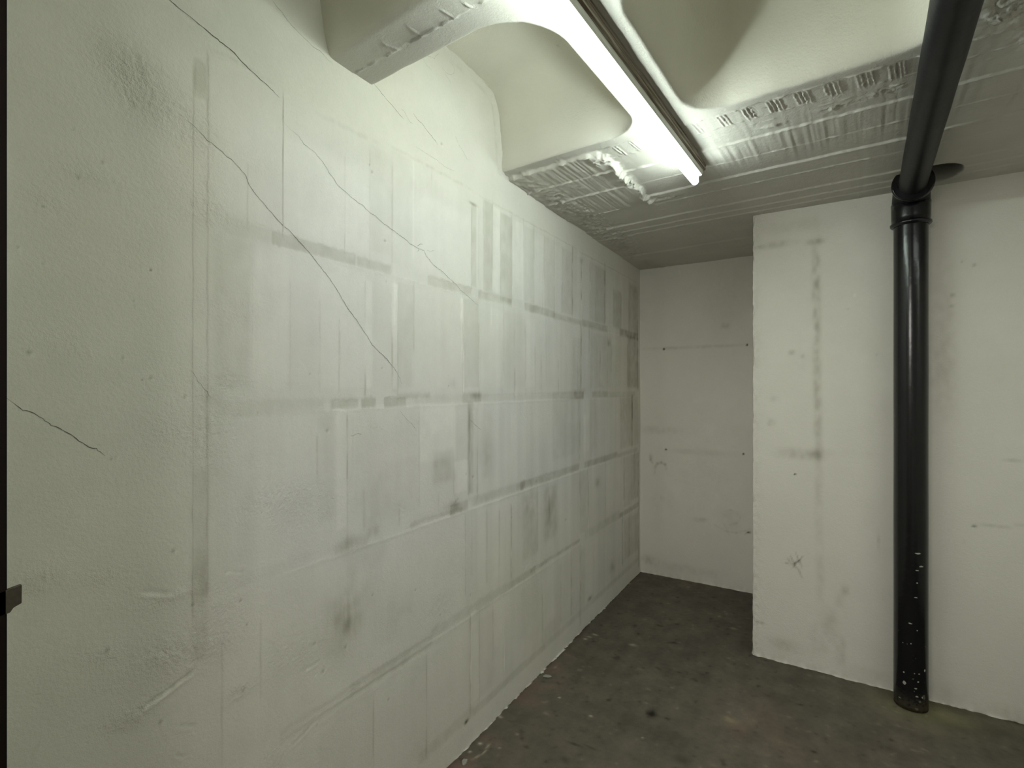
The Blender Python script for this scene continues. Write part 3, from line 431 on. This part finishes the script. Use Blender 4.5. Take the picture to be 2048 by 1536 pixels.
    for p, q, r, t in ((1.02, 1.42, .006, -.8), (1.0, 1.46, .003, -.7), (1.01, 1.47, .004, -.6), (.95, 1.62, .003, -.6), (.93, 1.70, .003, -.6), (1.05, 1.55, .003, -.6), (.88, 1.60, .0025, -.6), (.87, 1.65, .003, -.6), (1.12, 1.75, .003, -.6), (1.2, 1.7, .0025, -.5), (.96, 1.78, .003, -.6), (.3, 1.5, .003, -.4), (.4, 1.62, .003, -.4), (.35, 1.72, .003, -.4), (.28, 1.78, .003, -.4)):
        tone += t*np.exp(-(((P-p)/(r*1.4))**2+((Q-q)/(r*1.4))**2))
    # sleeve hole where an old pipe went up
    hp, hq = 1.515, 3.035
    hr = np.hypot(P-hp, Q-hq)
    hole = sig(.098+.003*n_a-hr, .0018); lift += .16*hole; tone *= 1-.98*hole  # inside coloured near black to deepen the hole's shade
    Z = 2.5-drop+lift
    X, Y = pq2xy(P, Q)
    R = tone*(1+.0*cream); Gc = tone*(1-.0*cream); B = tone*(1-.045*cream)
    me = grid_mesh('ceiling', X, Y, Z, np.stack([R, Gc, B, rough], -1), flip=True)
    return obj('ceiling', me, M_CEIL, kind='structure')
ceiling()

# ------------------------------------------------------------------ structure: alcove end wall and the pier
def flat_wall(name, path, zs, off, tones, mat, seed, flip=False, extra=None):
    """path: list of (s, x, y, nx, ny); one sheet of wall swept up through zs"""
    s = np.array([a[0] for a in path]); X0 = np.array([a[1] for a in path]); Y0 = np.array([a[2] for a in path])
    NX = np.array([a[3] for a in path]); NY = np.array([a[4] for a in path])
    S, Z = np.meshgrid(s, zs)
    sn = lambda a, b, k: smooth_noise(s, zs, a, b, seed+k)
    e = sn(.012, .02, 1); e2 = sn(.05, .06, 2)
    h = .0015*sn(.4, .5, 3)+.0004*e2+.00008*e
    tone = 1+.02*sn(.35, .4, 4)+.012*sn(.1, .12, 5)
    rough = np.full_like(S, .3)
    Xw = np.broadcast_to(X0, S.shape)
    for x, z, rx, rz, t in tones:
        k = np.exp(-(np.abs((Xw-x)/rx)**2.6+np.abs((Z-z)/rz)**2.6))*off(S)
        tone = tone+1.55*t*k*np.clip(1+.45*e+.4*e2, .2, 2)
    if extra: h, tone, rough = extra(S, Z, Xw, h, tone, rough, e, e2, sn)
    h = h+.0022*np.exp(-Z/.016)*(1+.8*e2+1.0*e)
    tone = tone+.10*np.exp(-Z/.02)*np.clip(e, -.4, 1)
    tone = np.clip(tone-.07*np.exp(-Z/.03)*(1+e2), .04, 1.3)
    dirt = np.clip(1-tone, 0, 1)
    col = np.stack([tone, tone*(1-.01*dirt), tone*(1-.2*dirt), rough], -1)
    me = grid_mesh(name, X0+NX*h, Y0+NY*h, Z, col, flip=flip)
    return obj(name, me, mat, kind='structure')

zs = np.concatenate([[-.05], np.arange(0, 2.53, .008)])
alc = [(x, x, 4.015, 0, -1) for x in np.concatenate([np.arange(-.03, .86, .007), [.9, 1.0, 1.4]])]
def alc_extra(S, Z, X, h, tone, rough, e, e2, sn):
    tone = tone-.07*sig(Z-1.9, .2)-.03*np.exp(-((X-.15)/.06)**2)
    h = h+.0012*sig(Z-1.80, .003)
    for pts, t, wd in BST:
        for (x0, z0), (x1, z1) in zip(pts[:-1], pts[1:]):
            dx, dz = x1-x0, z1-z0; L2 = dx*dx+dz*dz
            k = np.clip(((X-x0)*dx+(Z-z0)*dz)/L2, 0, 1); d = np.hypot(X-x0-k*dx, Z-z0-k*dz)
            tone = tone-t*np.exp(-(d/wd)**2)*np.clip(.75+.4*e, 0, 1.3)
    return h, tone, rough
flat_wall('wall_back', alc, zs, lambda S: 1.0, BBK, M_PIER, 300, extra=alc_extra)

# pier: side face (y 4.05 -> 3.10) turns the corner at x=.93 and runs on behind the pipe
PX, PY = .930, 3.100
path = [(-(y-PY), PX, y, -1, 0) for y in np.arange(4.06, PY+.03, -.02)]
path += [(-(y-PY), PX, y, -1, 0) for y in np.arange(PY+.028, PY+.0045, -.0045)]
for a in (0, 15, 30, 45, 60, 75, 90):
    t = math.radians(a); r = .006
    path.append((-.006+.0001*a+.0, PX+r-r*math.cos(t), PY+r-r*math.sin(t), -math.cos(t), -math.sin(t)))
path += [(x-PX, x, PY, 0, -1) for x in np.concatenate([np.arange(PX+.011, PX+.06, .004), np.arange(PX+.062, 2.12, .0065), np.arange(2.15, 3.06, .05)])]
ss = np.array([p[0] for p in path]); ss = np.maximum.accumulate(ss+np.arange(len(ss))*1e-7)
path = [(ss[i],)+p[1:] for i, p in enumerate(path)]
def pier_extra(S, Z, X, h, tone, rough, e, e2, sn):
    c = np.exp(-np.abs(S)/.012); chips = np.clip(1.1*sn(.010, .014, 8)+.35*sn(.02, .12, 9)-.15, 0, 1)
    h = h-.007*c*chips+.0016*np.exp(-np.abs(S-.01)/.02)*sn(.01, .014, 10)
    tone = tone-.06*np.exp(-np.abs(S-.02)/.02)*np.clip(sn(.012, .02, 11)+.2, 0, 1)*(Z < 2.5)
    rough = rough+1.2*np.exp(-np.abs(S-.02)/.03)
    front = S > 0
    for x0, z0, x1, z1, t in PS:
        dx, dz = x1-x0, z1-z0; L = math.hypot(dx, dz)
        k = ((X-x0)*dx+(Z-z0)*dz)/L/L; d = ((X-x0)*dz-(Z-z0)*dx)/L+.004*e
        tone = tone-t*1.15*box(k, 0, 1, .06)*np.exp(-(d/.0042)**2)*front*np.clip(.8+.4*e, 0, 1.4)
    for x, z, r in ((1.494, 1.664, .006), (1.375, 1.905, .005)):
        k = np.exp(-(((X-x)/r)**2+((Z-z)/r)**2)); tone = tone-.15*k; h = h+.002*k
    return h, tone, rough
PIER = flat_wall('wall_pier', path, zs, lambda S: (S > 0)*1.0, PB, M_PIER, 400, extra=pier_extra)

# ------------------------------------------------------------------ structure: floor
def floor():
    U = np.concatenate([np.arange(-.05, 2.25, .0065), np.arange(2.27, 3.1, .08)])
    V = np.concatenate([np.arange(-1.7, 1.1, .1), np.arange(1.15, 4.06, .0075)])
    X, Y = np.meshgrid(U, V)
    sn = lambda a, b, s: smooth_noise(U, V, a, b, s)
    e, e2, e3 = sn(.012, .012, 71), sn(.05, .05, 72), sn(.25, .3, 73)
    tone = 1+.10*e3+.10*e2+.06*e+.05*sn(.02, .14, 74); red = np.zeros_like(X)+.10; gr = np.zeros_like(X)
    z = .002*sn(.6, .6, 75)+.0004*e2+.0002*e
    for x, y, rx, ry, t, k in FS:
        g = np.exp(-(np.abs((X-x+.003*e)/(rx*1.15))**2.2+np.abs((Y-y+.004*e2)/(ry*1.15))**2.2))
        if k == 2: red += .5*g
        else: tone += t*g*np.clip(1+.3*e, .3, 1.6); gr += (.5*g if k == 1 else 0)
    red += np.exp(-X/.10)*np.clip(.25+1.1*e2+.8*e3, 0, 1.6)*1.0
    red += .8*np.exp(-((X-1.35)/.35)**2-((Y-2.55)/.3)**2)*np.clip(.4+.8*e3, 0, 1)
    red += .8*np.exp(-((Y-3.98)/.12)**2)*(X < .9)*np.clip(.3+e3, 0, 1)
    gr += .9*np.exp(-((X-1.66)/.20)**2-((Y-2.98)/.12)**2)+.5*np.exp(-np.clip(3.1-Y, 0, 9)/.12)*sig(X-1.5, .1)
    tone += .45*np.exp(-((X-1.76)/.08)**2-((Y-3.0)/.05)**2)+.25*np.exp(-((X-1.6)/.25)**2-((Y-2.95)/.15)**2)
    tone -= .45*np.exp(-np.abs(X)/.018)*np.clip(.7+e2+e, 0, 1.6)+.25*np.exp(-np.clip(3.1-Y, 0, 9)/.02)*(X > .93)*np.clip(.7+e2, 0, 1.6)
    tone += 1.0*np.clip(e-1.25, 0, 1)+.4*np.clip(e2*e-.9, 0, 1)-.6*np.clip(-e-1.0, 0, 1)
    tone = np.clip(tone, .12, 9)
    R = tone*(1+.22*red); Gc = tone*(1-.03*red+.05*gr); B = tone*(1-.02*red-.24*gr)
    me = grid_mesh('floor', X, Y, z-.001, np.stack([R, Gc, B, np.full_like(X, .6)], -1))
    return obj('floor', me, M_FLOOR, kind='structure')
floor()

# ------------------------------------------------------------------ structure: the sides of the room behind the camera's view
def slab(name, a, b, m, parent=None, kind='structure', bevel=0.0, label=None):
    bm = bmesh.new(); bmesh.ops.create_cube(bm, size=1)
    for v in bm.verts:
        v.co = [(a[i]+b[i])/2+v.co[i]*(b[i]-a[i]) for i in range(3)]
    if bevel: bmesh.ops.bevel(bm, geom=bm.edges[:], offset=bevel, segments=2, affect='EDGES')
    me = bpy.data.meshes.new(name); bm.to_mesh(me); bm.free()
    return obj(name, me, m, parent, kind if parent is None else None, label)
slab('wall_right', (3.0, .22, 0), (3.12, 3.12, 2.95), M_SIDE)
JX, JY = .293, .222                          # room-side corner of the door frame's left post
DX = 1.40
slab('wall_front', (0.0, JY-.12, 0), (JX-.05, JY-.002, 2.95), M_SIDE)
slab('wall_front.001', (DX+.05, JY-.12, 0), (3.0, JY-.002, 2.95), M_SIDE)
slab('wall_front.002', (JX-.05, JY-.12, 2.30), (DX+.05, JY-.002, 2.95), M_SIDE)
slab('wall_corridor', (-.1, -1.62, 0), (3.12, -1.5, 2.95), M_DARK)
slab('wall_corridor.001', (3.0, -1.5, 0), (3.12, JY-.12, 2.95), M_DARK)
slab('roof_slab', (-1.9, -1.9, 2.93), (3.3, 4.3, 3.05), M_DARK)

# door frame: dark brown steel posts and head, with the lock keeper sticking out of the left post
M_FRAME = plain('dark_brown_frame_paint', (0.006, 0.0035, 0.0025), .6, nz=.3, scale=30, spec=.15)
M_KEEP = plain('dull_steel', (0.055, 0.048, 0.034), .6, metal=.2, nz=.45, scale=120, bump=.3)
DF = bpy.data.objects.new('door_1', None); C.objects.link(DF); DF['kind'] = 'structure'; DF.location = (JX, JY, 0)
def dpart(name, a, b, m, **k):
    o = slab(name, [a[0]-JX, a[1]-JY, a[2]], [b[0]-JX, b[1]-JY, b[2]], m, parent=DF, **k); return o
dpart('frame_post', (JX-.05, JY-.16, 0), (JX, JY, 2.25), M_FRAME, bevel=.0015)
dpart('frame_post', (DX, JY-.16, 0), (DX+.05, JY, 2.25), M_FRAME, bevel=.0015)
dpart('frame_head', (JX-.05, JY-.16, 2.25), (DX+.05, JY, 2.30), M_FRAME, bevel=.0015)
def prism(name, pts, x0, x1, m, parent, label=None):
    """outline pts (y,z) extruded along x"""
    bm = bmesh.new()
    f = bm.faces.new([bm.verts.new((x0, y, z)) for y, z in pts])
    r = bmesh.ops.extrude_face_region(bm, geom=[f])
    for v in r['geom']:
        if isinstance(v, bmesh.types.BMVert): v.co.x = x1
    bmesh.ops.recalc_face_normals(bm, faces=bm.faces)
    bmesh.ops.bevel(bm, geom=bm.edges[:], offset=.0006, segments=1, affect='EDGES')
    me = bpy.data.meshes.new(name); bm.to_mesh(me); bm.free()
    return obj(name, me, m, parent, None, label)
KZ = 1.5
kp = [(-.02, 1.2130), (.0146, 1.2190), (.0152, 1.2180), (.0150, 1.1925), (.0065, 1.1890), (.0030, 1.1835), (-.02, 1.1800)]
prism('strike_plate', kp, -.006, .0, M_KEEP, DF, 'dull steel strike plate')

# ------------------------------------------------------------------ lathe / sweep helpers for pipes
def tube_mesh(name, pts, radii, seg=48, col=None, caps=True):
    """sweep a circle along pts (list of 3-vectors) with per-point radii"""
    P = np.array(pts, float); n = len(P); T = np.gradient(P, axis=0)
    T /= np.linalg.norm(T, axis=1)[:, None]
    ref = np.array([1.0, 0, 0]) if abs(T[0][0]) < .8 else np.array([0, 1.0, 0])
    a = np.linspace(0, 2*math.pi, seg+1)[:-1]
    X = np.zeros((n, seg+1)); Y = X.copy(); Z = X.copy()
    u = ref-T[0]*ref.dot(T[0])
    for i in range(n):
        u = u-T[i]*u.dot(T[i]); u /= np.linalg.norm(u); v = np.cross(T[i], u)
        ring = P[i]+radii[i]*(np.cos(a)[:, None]*u+np.sin(a)[:, None]*v)
        ring = np.vstack([ring, ring[:1]])
        X[i], Y[i], Z[i] = ring[:, 0], ring[:, 1], ring[:, 2]
    bm = bmesh.new()
    rows = [[bm.verts.new((X[i, j], Y[i, j], Z[i, j])) for j in range(seg)] for i in range(n)]
    for i in range(n-1):
        for j in range(seg):
            bm.faces.new((rows[i][j], rows[i][(j+1) % seg], rows[i+1][(j+1) % seg], rows[i+1][j]))
    if caps: bm.faces.new(rows[0][::-1]); bm.faces.new(rows[-1])
    bmesh.ops.recalc_face_normals(bm, faces=bm.faces)
    for f in bm.faces: f.smooth = len(f.verts) == 4
    me = bpy.data.meshes.new(name); bm.to_mesh(me); bm.free()
    return me

def pipe_paint(name, r0, spec=.5):
    m, nt, b = tree(name); b.inputs['Specular IOR Level'].default_value = spec; L = nt.links
    co = N(nt, 'ShaderNodeTexCoord').outputs['Object']
    g = N(nt, 'ShaderNodeNewGeometry').outputs['Position']
    sx = N(nt, 'ShaderNodeSeparateXYZ'); L.new(g, sx.inputs[0])
    # dust and scuffs gather on the lowest part of the shaft
    low = N(nt, 'ShaderNodeMapRange'); L.new(sx.outputs[2], low.inputs[0])
    low.inputs[1].default_value = .0; low.inputs[2].default_value = .75; low.inputs[3].default_value = 1; low.inputs[4].default_value = 0
    n1 = noise(nt, co, 55, 3, .6); n2 = noise(nt, co, 14, 4)
    th = mth(nt, 'MULTIPLY_ADD', low.outputs[0], -.12, .80)
    sp = mth(nt, 'MULTIPLY', mth(nt, 'GREATER_THAN', n1, th), 1.0)
    vl = N(nt, 'ShaderNodeTexVoronoi'); vl.inputs['Scale'].default_value = 26; L.new(co, vl.inputs['Vector'])
    dot = mth(nt, 'LESS_THAN', vl.outputs['Distance'], mth(nt, 'MULTIPLY', mth(nt, 'POWER', low.outputs[0], 2.2), .20))
    foot = N(nt, 'ShaderNodeMapRange'); L.new(sx.outputs[2], foot.inputs[0])
    foot.inputs[1].default_value = 0; foot.inputs[2].default_value = .10; foot.inputs[3].default_value = 1; foot.inputs[4].default_value = 0
    n6 = noise(nt, co, 90, 5, .7)
    du = mth(nt, 'MULTIPLY', foot.outputs[0], mth(nt, 'MULTIPLY', mth(nt, 'GREATER_THAN', mth(nt, 'MULTIPLY_ADD', foot.outputs[0], .22, n6), .58), .9))
    m1 = N(nt, 'ShaderNodeMix', data_type='RGBA'); m1.inputs[6].default_value = (.0060, .0060, .0080, 1); m1.inputs[7].default_value = (.060, .048, .028, 1); L.new(du, m1.inputs[0])
    m2 = N(nt, 'ShaderNodeMix', data_type='RGBA'); L.new(m1.outputs[2], m2.inputs[6]); m2.inputs[7].default_value = (.16, .15, .12, 1)
    L.new(mth(nt, 'MULTIPLY', mth(nt, 'MAXIMUM', sp, dot), .7), m2.inputs[0]); L.new(m2.outputs[2], b.inputs['Base Color'])
    L.new(mth(nt, 'MULTIPLY_ADD', mth(nt, 'MAXIMUM', foot.outputs[0], mth(nt, 'MAXIMUM', sp, dot)), .45, r0), b.inputs['Roughness'])
    n4 = noise(nt, co, 18, 3, .6)
    bp = N(nt, 'ShaderNodeBump'); bp.inputs['Strength'].default_value = .30; bp.inputs['Distance'].default_value = .003
    L.new(n4, bp.inputs['Height']); L.new(bp.outputs[0], b.inputs['Normal'])
    return m
M_PIPE = pipe_paint('black_pipe_paint', .21)
M_PIPE2 = pipe_paint('dull_black_pipe_paint', .42, .20)
M_SPLAT = plain('dried_white_paint', (.42, .42, .36), .8, nz=.1)

VX, VY = 1.618, 3.008
R1 = .0655
pipe = empty('drain_pipe', (VX, VY, 0), 'black cast iron drain pipe standing on the floor and bending overhead under the ceiling', 'pipe', 0)
zz = np.arange(0, 2.301, .02)
rr_ = R1+.0002*np.sin(zz*9)
obj('pipe_shaft', tube_mesh('pipe_shaft', [(0, 0, z) for z in zz], rr_), M_PIPE, pipe)
# socket of the bend over the shaft
prof = [(2.262, .0700), (2.266, .0755), (2.274, .0770), (2.282, .0750), (2.286, .0735), (2.300, .0745), (2.340, .0750), (2.372, .0755)]
obj('pipe_socket', tube_mesh('pipe_socket', [(0, 0, z) for z, r in prof], [r for z, r in prof]), M_PIPE, pipe)
obj('socket_bead', tube_mesh('socket_bead', [(0, 0, z) for z in (2.266, 2.270, 2.277, 2.281)], (.0765, .0795, .0795, .076)), M_PIPE, pipe)
# the bend itself
dirx, diry = -math.sin(G), -math.cos(G)      # the run heads back over the viewer's head
HZ = 2.424
bend = []; rad = []
bend.append((0, 0, 2.345)); rad.append(.0745)
Rb = .075
for a in np.linspace(0, 90, 9):
    t = math.radians(a); bend.append((dirx*Rb*(1-math.cos(t)), diry*Rb*(1-math.cos(t)), HZ-Rb+Rb*math.sin(t))); rad.append(.0740-.006*a/90)
for s_, r in ((.085, .068), (.090, .0705), (.100, .0740), (.118, .0745), (.124, .0730), (.126, .066), (.122, .0585)):
    bend.append((dirx*s_, diry*s_, HZ)); rad.append(r)
obj('pipe_elbow', tube_mesh('pipe_elbow', bend, rad), M_PIPE2, pipe)
run = [(dirx*s_, diry*s_, HZ+.0006*s_) for s_ in np.arange(.06, 3.0, .05)]
obj('overhead_pipe', tube_mesh('overhead_pipe', run, [.0525+.0004*math.sin(k*.9) for k in range(len(run))]), M_PIPE2, pipe)
ring = [(dirx*s_, diry*s_, HZ) for s_ in (.112, .118, .132, .136)]
obj('hub_ring', tube_mesh('hub_ring', ring, [.0745, .0785, .0785, .074]), M_PIPE, pipe)

def splat(pts, name, m, parent, rad, th=.0008):
    """dried paint splashes on the shaft: small raised blobs; pts=(angle deg, z, width, height)"""
    bm = bmesh.new(); r = np.random.default_rng(5)
    for ang, z, wd, ht in pts:
        n = 10; ring = []
        for k in range(n):
            t = 2*math.pi*k/n; q = r.uniform(.7, 1.2)
            a = math.radians(ang)+wd/2*math.cos(t)*q/rad; zz_ = z+ht/2*math.sin(t)*q
            ring.append(bm.verts.new(((rad+.0004)*math.cos(a), (rad+.0004)*math.sin(a), zz_)))
        a = math.radians(ang); c = bm.verts.new(((rad+th)*math.cos(a), (rad+th)*math.sin(a), z))
        for k in range(n): bm.faces.new((ring[k], ring[(k+1) % n], c))
    me = bpy.data.meshes.new(name); bm.to_mesh(me); bm.free()
    return obj(name, me, m, parent)
def pipe_px(u, v):
    """where a sight line meets the shaft: angle round it and height (used once to place splashes)"""
    s_, c_ = math.sin(HEAD), math.cos(HEAD)
    dx, dy = -s_+(u-1024)/1000*c_, c_+(u-1024)/1000*s_
    ox, oy = EYE[0]-VX, -VY
    A = dx*dx+dy*dy; B = 2*(ox*dx+oy*dy); Cc = ox*ox+oy*oy-R1*R1
    t = (-B-math.sqrt(max(B*B-4*A*Cc, 0)))/(2*A)
    return math.degrees(math.atan2(oy+dy*t, ox+dx*t)), 1.5+t*(775-v)/1000
SPL = [(1831, 1195, .016, .007), (1821, 1247, .018, .007), (1836, 1107, .030, .009), (1842, 1133, .024, .010), (1834, 1141, .016, .007), (1834, 1166, .009, .008), (1809, 1365, .018, .024), (1808, 1344, .008, .008), (1838, 1348, .008, .007), (1836, 1364, .009, .010), (1831, 1377, .014, .008), (1834, 1393, .014, .010), (1849, 1341, .010, .016), (1822, 1287, .008, .008), (1806, 1285, .005, .005), (1834, 1261, .007, .007), (1829, 1347, .006, .006), (1800, 1395, .014, .006), (1844, 1395, .008, .012), (1790, 832, .004, .004)]
splat([pipe_px(u, v)+(a*.8, b*.8) for u, v, a, b in SPL], 'paint_splashes', M_SPLAT, pipe, R1+.0012)['kind'] = 'stuff'

# ------------------------------------------------------------------ fluorescent batten
def emis(name, col, s):
    m = bpy.data.materials.new(name); m.use_nodes = True; nt = m.node_tree
    b = nt.nodes['Principled BSDF']; b.inputs['Base Color'].default_value = (.8, .8, .78, 1)
    b.inputs['Emission Color'].default_value = (*col, 1); b.inputs['Emission Strength'].default_value = s
    return m
M_TUBE = emis('lit_tube', TUBE_COL, TUBE_GLOW)
M_HOUS = plain('white_enamel', (.72, .72, .66), .45, nz=.03)
M_CAP = plain('lamp_end_cap', (.55, .55, .5), .35, metal=.5)
M_HOLD = plain('grubby_white_plastic', (.45, .45, .38), .5, nz=.15)
def wood():
    m, nt, b = tree('grimy_painted_timber'); L = nt.links
    co = N(nt, 'ShaderNodeTexCoord').outputs['Object']
    mp = N(nt, 'ShaderNodeMapping'); mp.inputs['Scale'].default_value = (120, 6, 160); L.new(co, mp.inputs[0])
    n = N(nt, 'ShaderNodeTexNoise'); n.inputs['Scale'].default_value = 1; n.inputs['Detail'].default_value = 5; L.new(mp.outputs[0], n.inputs[0])
    r = N(nt, 'ShaderNodeValToRGB'); L.new(n.outputs['Fac'], r.inputs[0])
    r.color_ramp.elements[0].position = .38; r.color_ramp.elements[0].color = (.14, .105, .07, 1)
    r.color_ramp.elements[1].position = .62; r.color_ramp.elements[1].color = (.42, .38, .31, 1)
    L.new(r.outputs[0], b.inputs['Base Color']); b.inputs['Roughness'].default_value = .8
    return m
M_WOOD = wood()
LP, LZ = .646, 2.418                          # tube axis in rib coordinates
Q0, Q1 = .878, 2.376
lx, ly = pq2xy(LP, (Q0+Q1)/2)
lamp = empty('fluorescent_light', (lx, ly, LZ), 'bare lit fluorescent tube light fixed along the ceiling rib', 'light', -G)
HL = (Q1-Q0)/2
def lbox(name, a, b, m, bevel=.002, parent=None, label=None):
    return slab(name, a, b, m, parent=parent or lamp, bevel=bevel, label=label)
tube = obj('tube', tube_mesh('tube', [(0, y, 0) for y in np.linspace(-HL+.012, HL-.012, 12)], [.0155]*12, seg=20, caps=True), M_TUBE, lamp)
for s_ in (-1, 1):
    e0, e1 = s_*(HL-.0125), s_*(HL+.0)
    obj('end_cap', tube_mesh('end_cap', [(0, e0, 0), (0, e0+s_*.001, 0), (0, e1-s_*.002, 0), (0, e1, 0)], [.0157, .0162, .0162, .013], seg=20), M_CAP, tube)
    prism_pts = [(-.008, -.017), (.006, -.021), (.012, -.016), (.012, .030), (-.008, .030)]
# housing: shallow steel channel above and just right of the tube
HB = .021                                     # its underside above the tube axis
def extr(name, prof, y0, y1, m, parent, label=None):
    bm = bmesh.new(); f = bm.faces.new([bm.verts.new((x, y0, z)) for x, z in prof])
    r = bmesh.ops.extrude_face_region(bm, geom=[f])
    for v in r['geom']:
        if isinstance(v, bmesh.types.BMVert): v.co.y = y1
    bmesh.ops.recalc_face_normals(bm, faces=bm.faces)
    me = bpy.data.meshes.new(name); bm.to_mesh(me); bm.free()
    return obj(name, me, m, parent, None, label)
extr('housing', [(-.024, HB+.010), (-.020, HB+.002), (-.016, HB), (.022, HB), (.029, HB+.002), (.032, HB+.009), (.032, HB+.024), (-.024, HB+.024)], -HL+.01, HL-.008, M_HOUS, lamp)
extr('mounting_board', [(-.026, HB+.024), (.034, HB+.024), (.040, HB+.027), (.0405, HB+.035), (.0385, HB+.037), (.0385, HB+.039), (.0415, HB+.041), (.0418, HB+.050), (.0395, HB+.052), (.0395, HB+.0535), (.042, HB+.056), (.042, .0815), (-.03, .0815)], -HL-.02, HL+.006, M_WOOD, lamp, 'grimy timber mounting board')
for s_ in (-1, 1):
    y = s_*(HL+.003)
    bm = bmesh.new()
    prof = [(-.012, .0), (-.010, -.010), (0, -.015), (.010, -.010), (.013, .002), (.014, HB+.006), (-.014, HB+.006)]
    f = bm.faces.new([bm.verts.new((x, y-.005, z)) for x, z in prof]); r = bmesh.ops.extrude_face_region(bm, geom=[f])
    for v in r['geom']:
        if isinstance(v, bmesh.types.BMVert): v.co.y = y+.004
    bmesh.ops.recalc_face_normals(bm, faces=bm.faces)
    me = bpy.data.meshes.new('lamp_holder'); bm.to_mesh(me); bm.free(); obj('lamp_holder', me, M_HOLD, lamp)

# ------------------------------------------------------------------ loose plaster flakes on the floor
M_FLAKE = plain('plaster_flake', (.34, .34, .30), .9, nz=.2, scale=200)
def flake(x, y, a, b, rz, label, seed):
    r = np.random.default_rng(seed); n = 9; bm = bmesh.new(); lo = []; hi = []
    for k in range(n):
        t = 2*math.pi*k/n; q = r.uniform(.65, 1.1)
        px, py = a*math.cos(t)*q, b*math.sin(t)*q
        lo.append(bm.verts.new((px, py, 0))); hi.append(bm.verts.new((px*.8, py*.8, .0035+r.uniform(0, .0015))))
    for k in range(n): bm.faces.new((lo[k], lo[(k+1) % n], hi[(k+1) % n], hi[k]))
    bm.faces.new(hi); bm.faces.new(lo[::-1])
    me = bpy.data.meshes.new('plaster_flake'); bm.to_mesh(me); bm.free()
    o = obj('plaster_flake', me, M_FLAKE); o.location = (x, y, .0005); o.rotation_euler = (0, 0, rz)
    o['label'] = label; o['category'] = 'debris'
FLK = [(.050, 2.302, .026, .014, .4, 'small off-white plaster flake on the floor close against the long wall', 1),
       (.045, 1.600, .020, .013, 1.9, 'off-white plaster flake on the floor nearest the camera, beside the long wall', 2)]
for a in FLK: flake(*a)
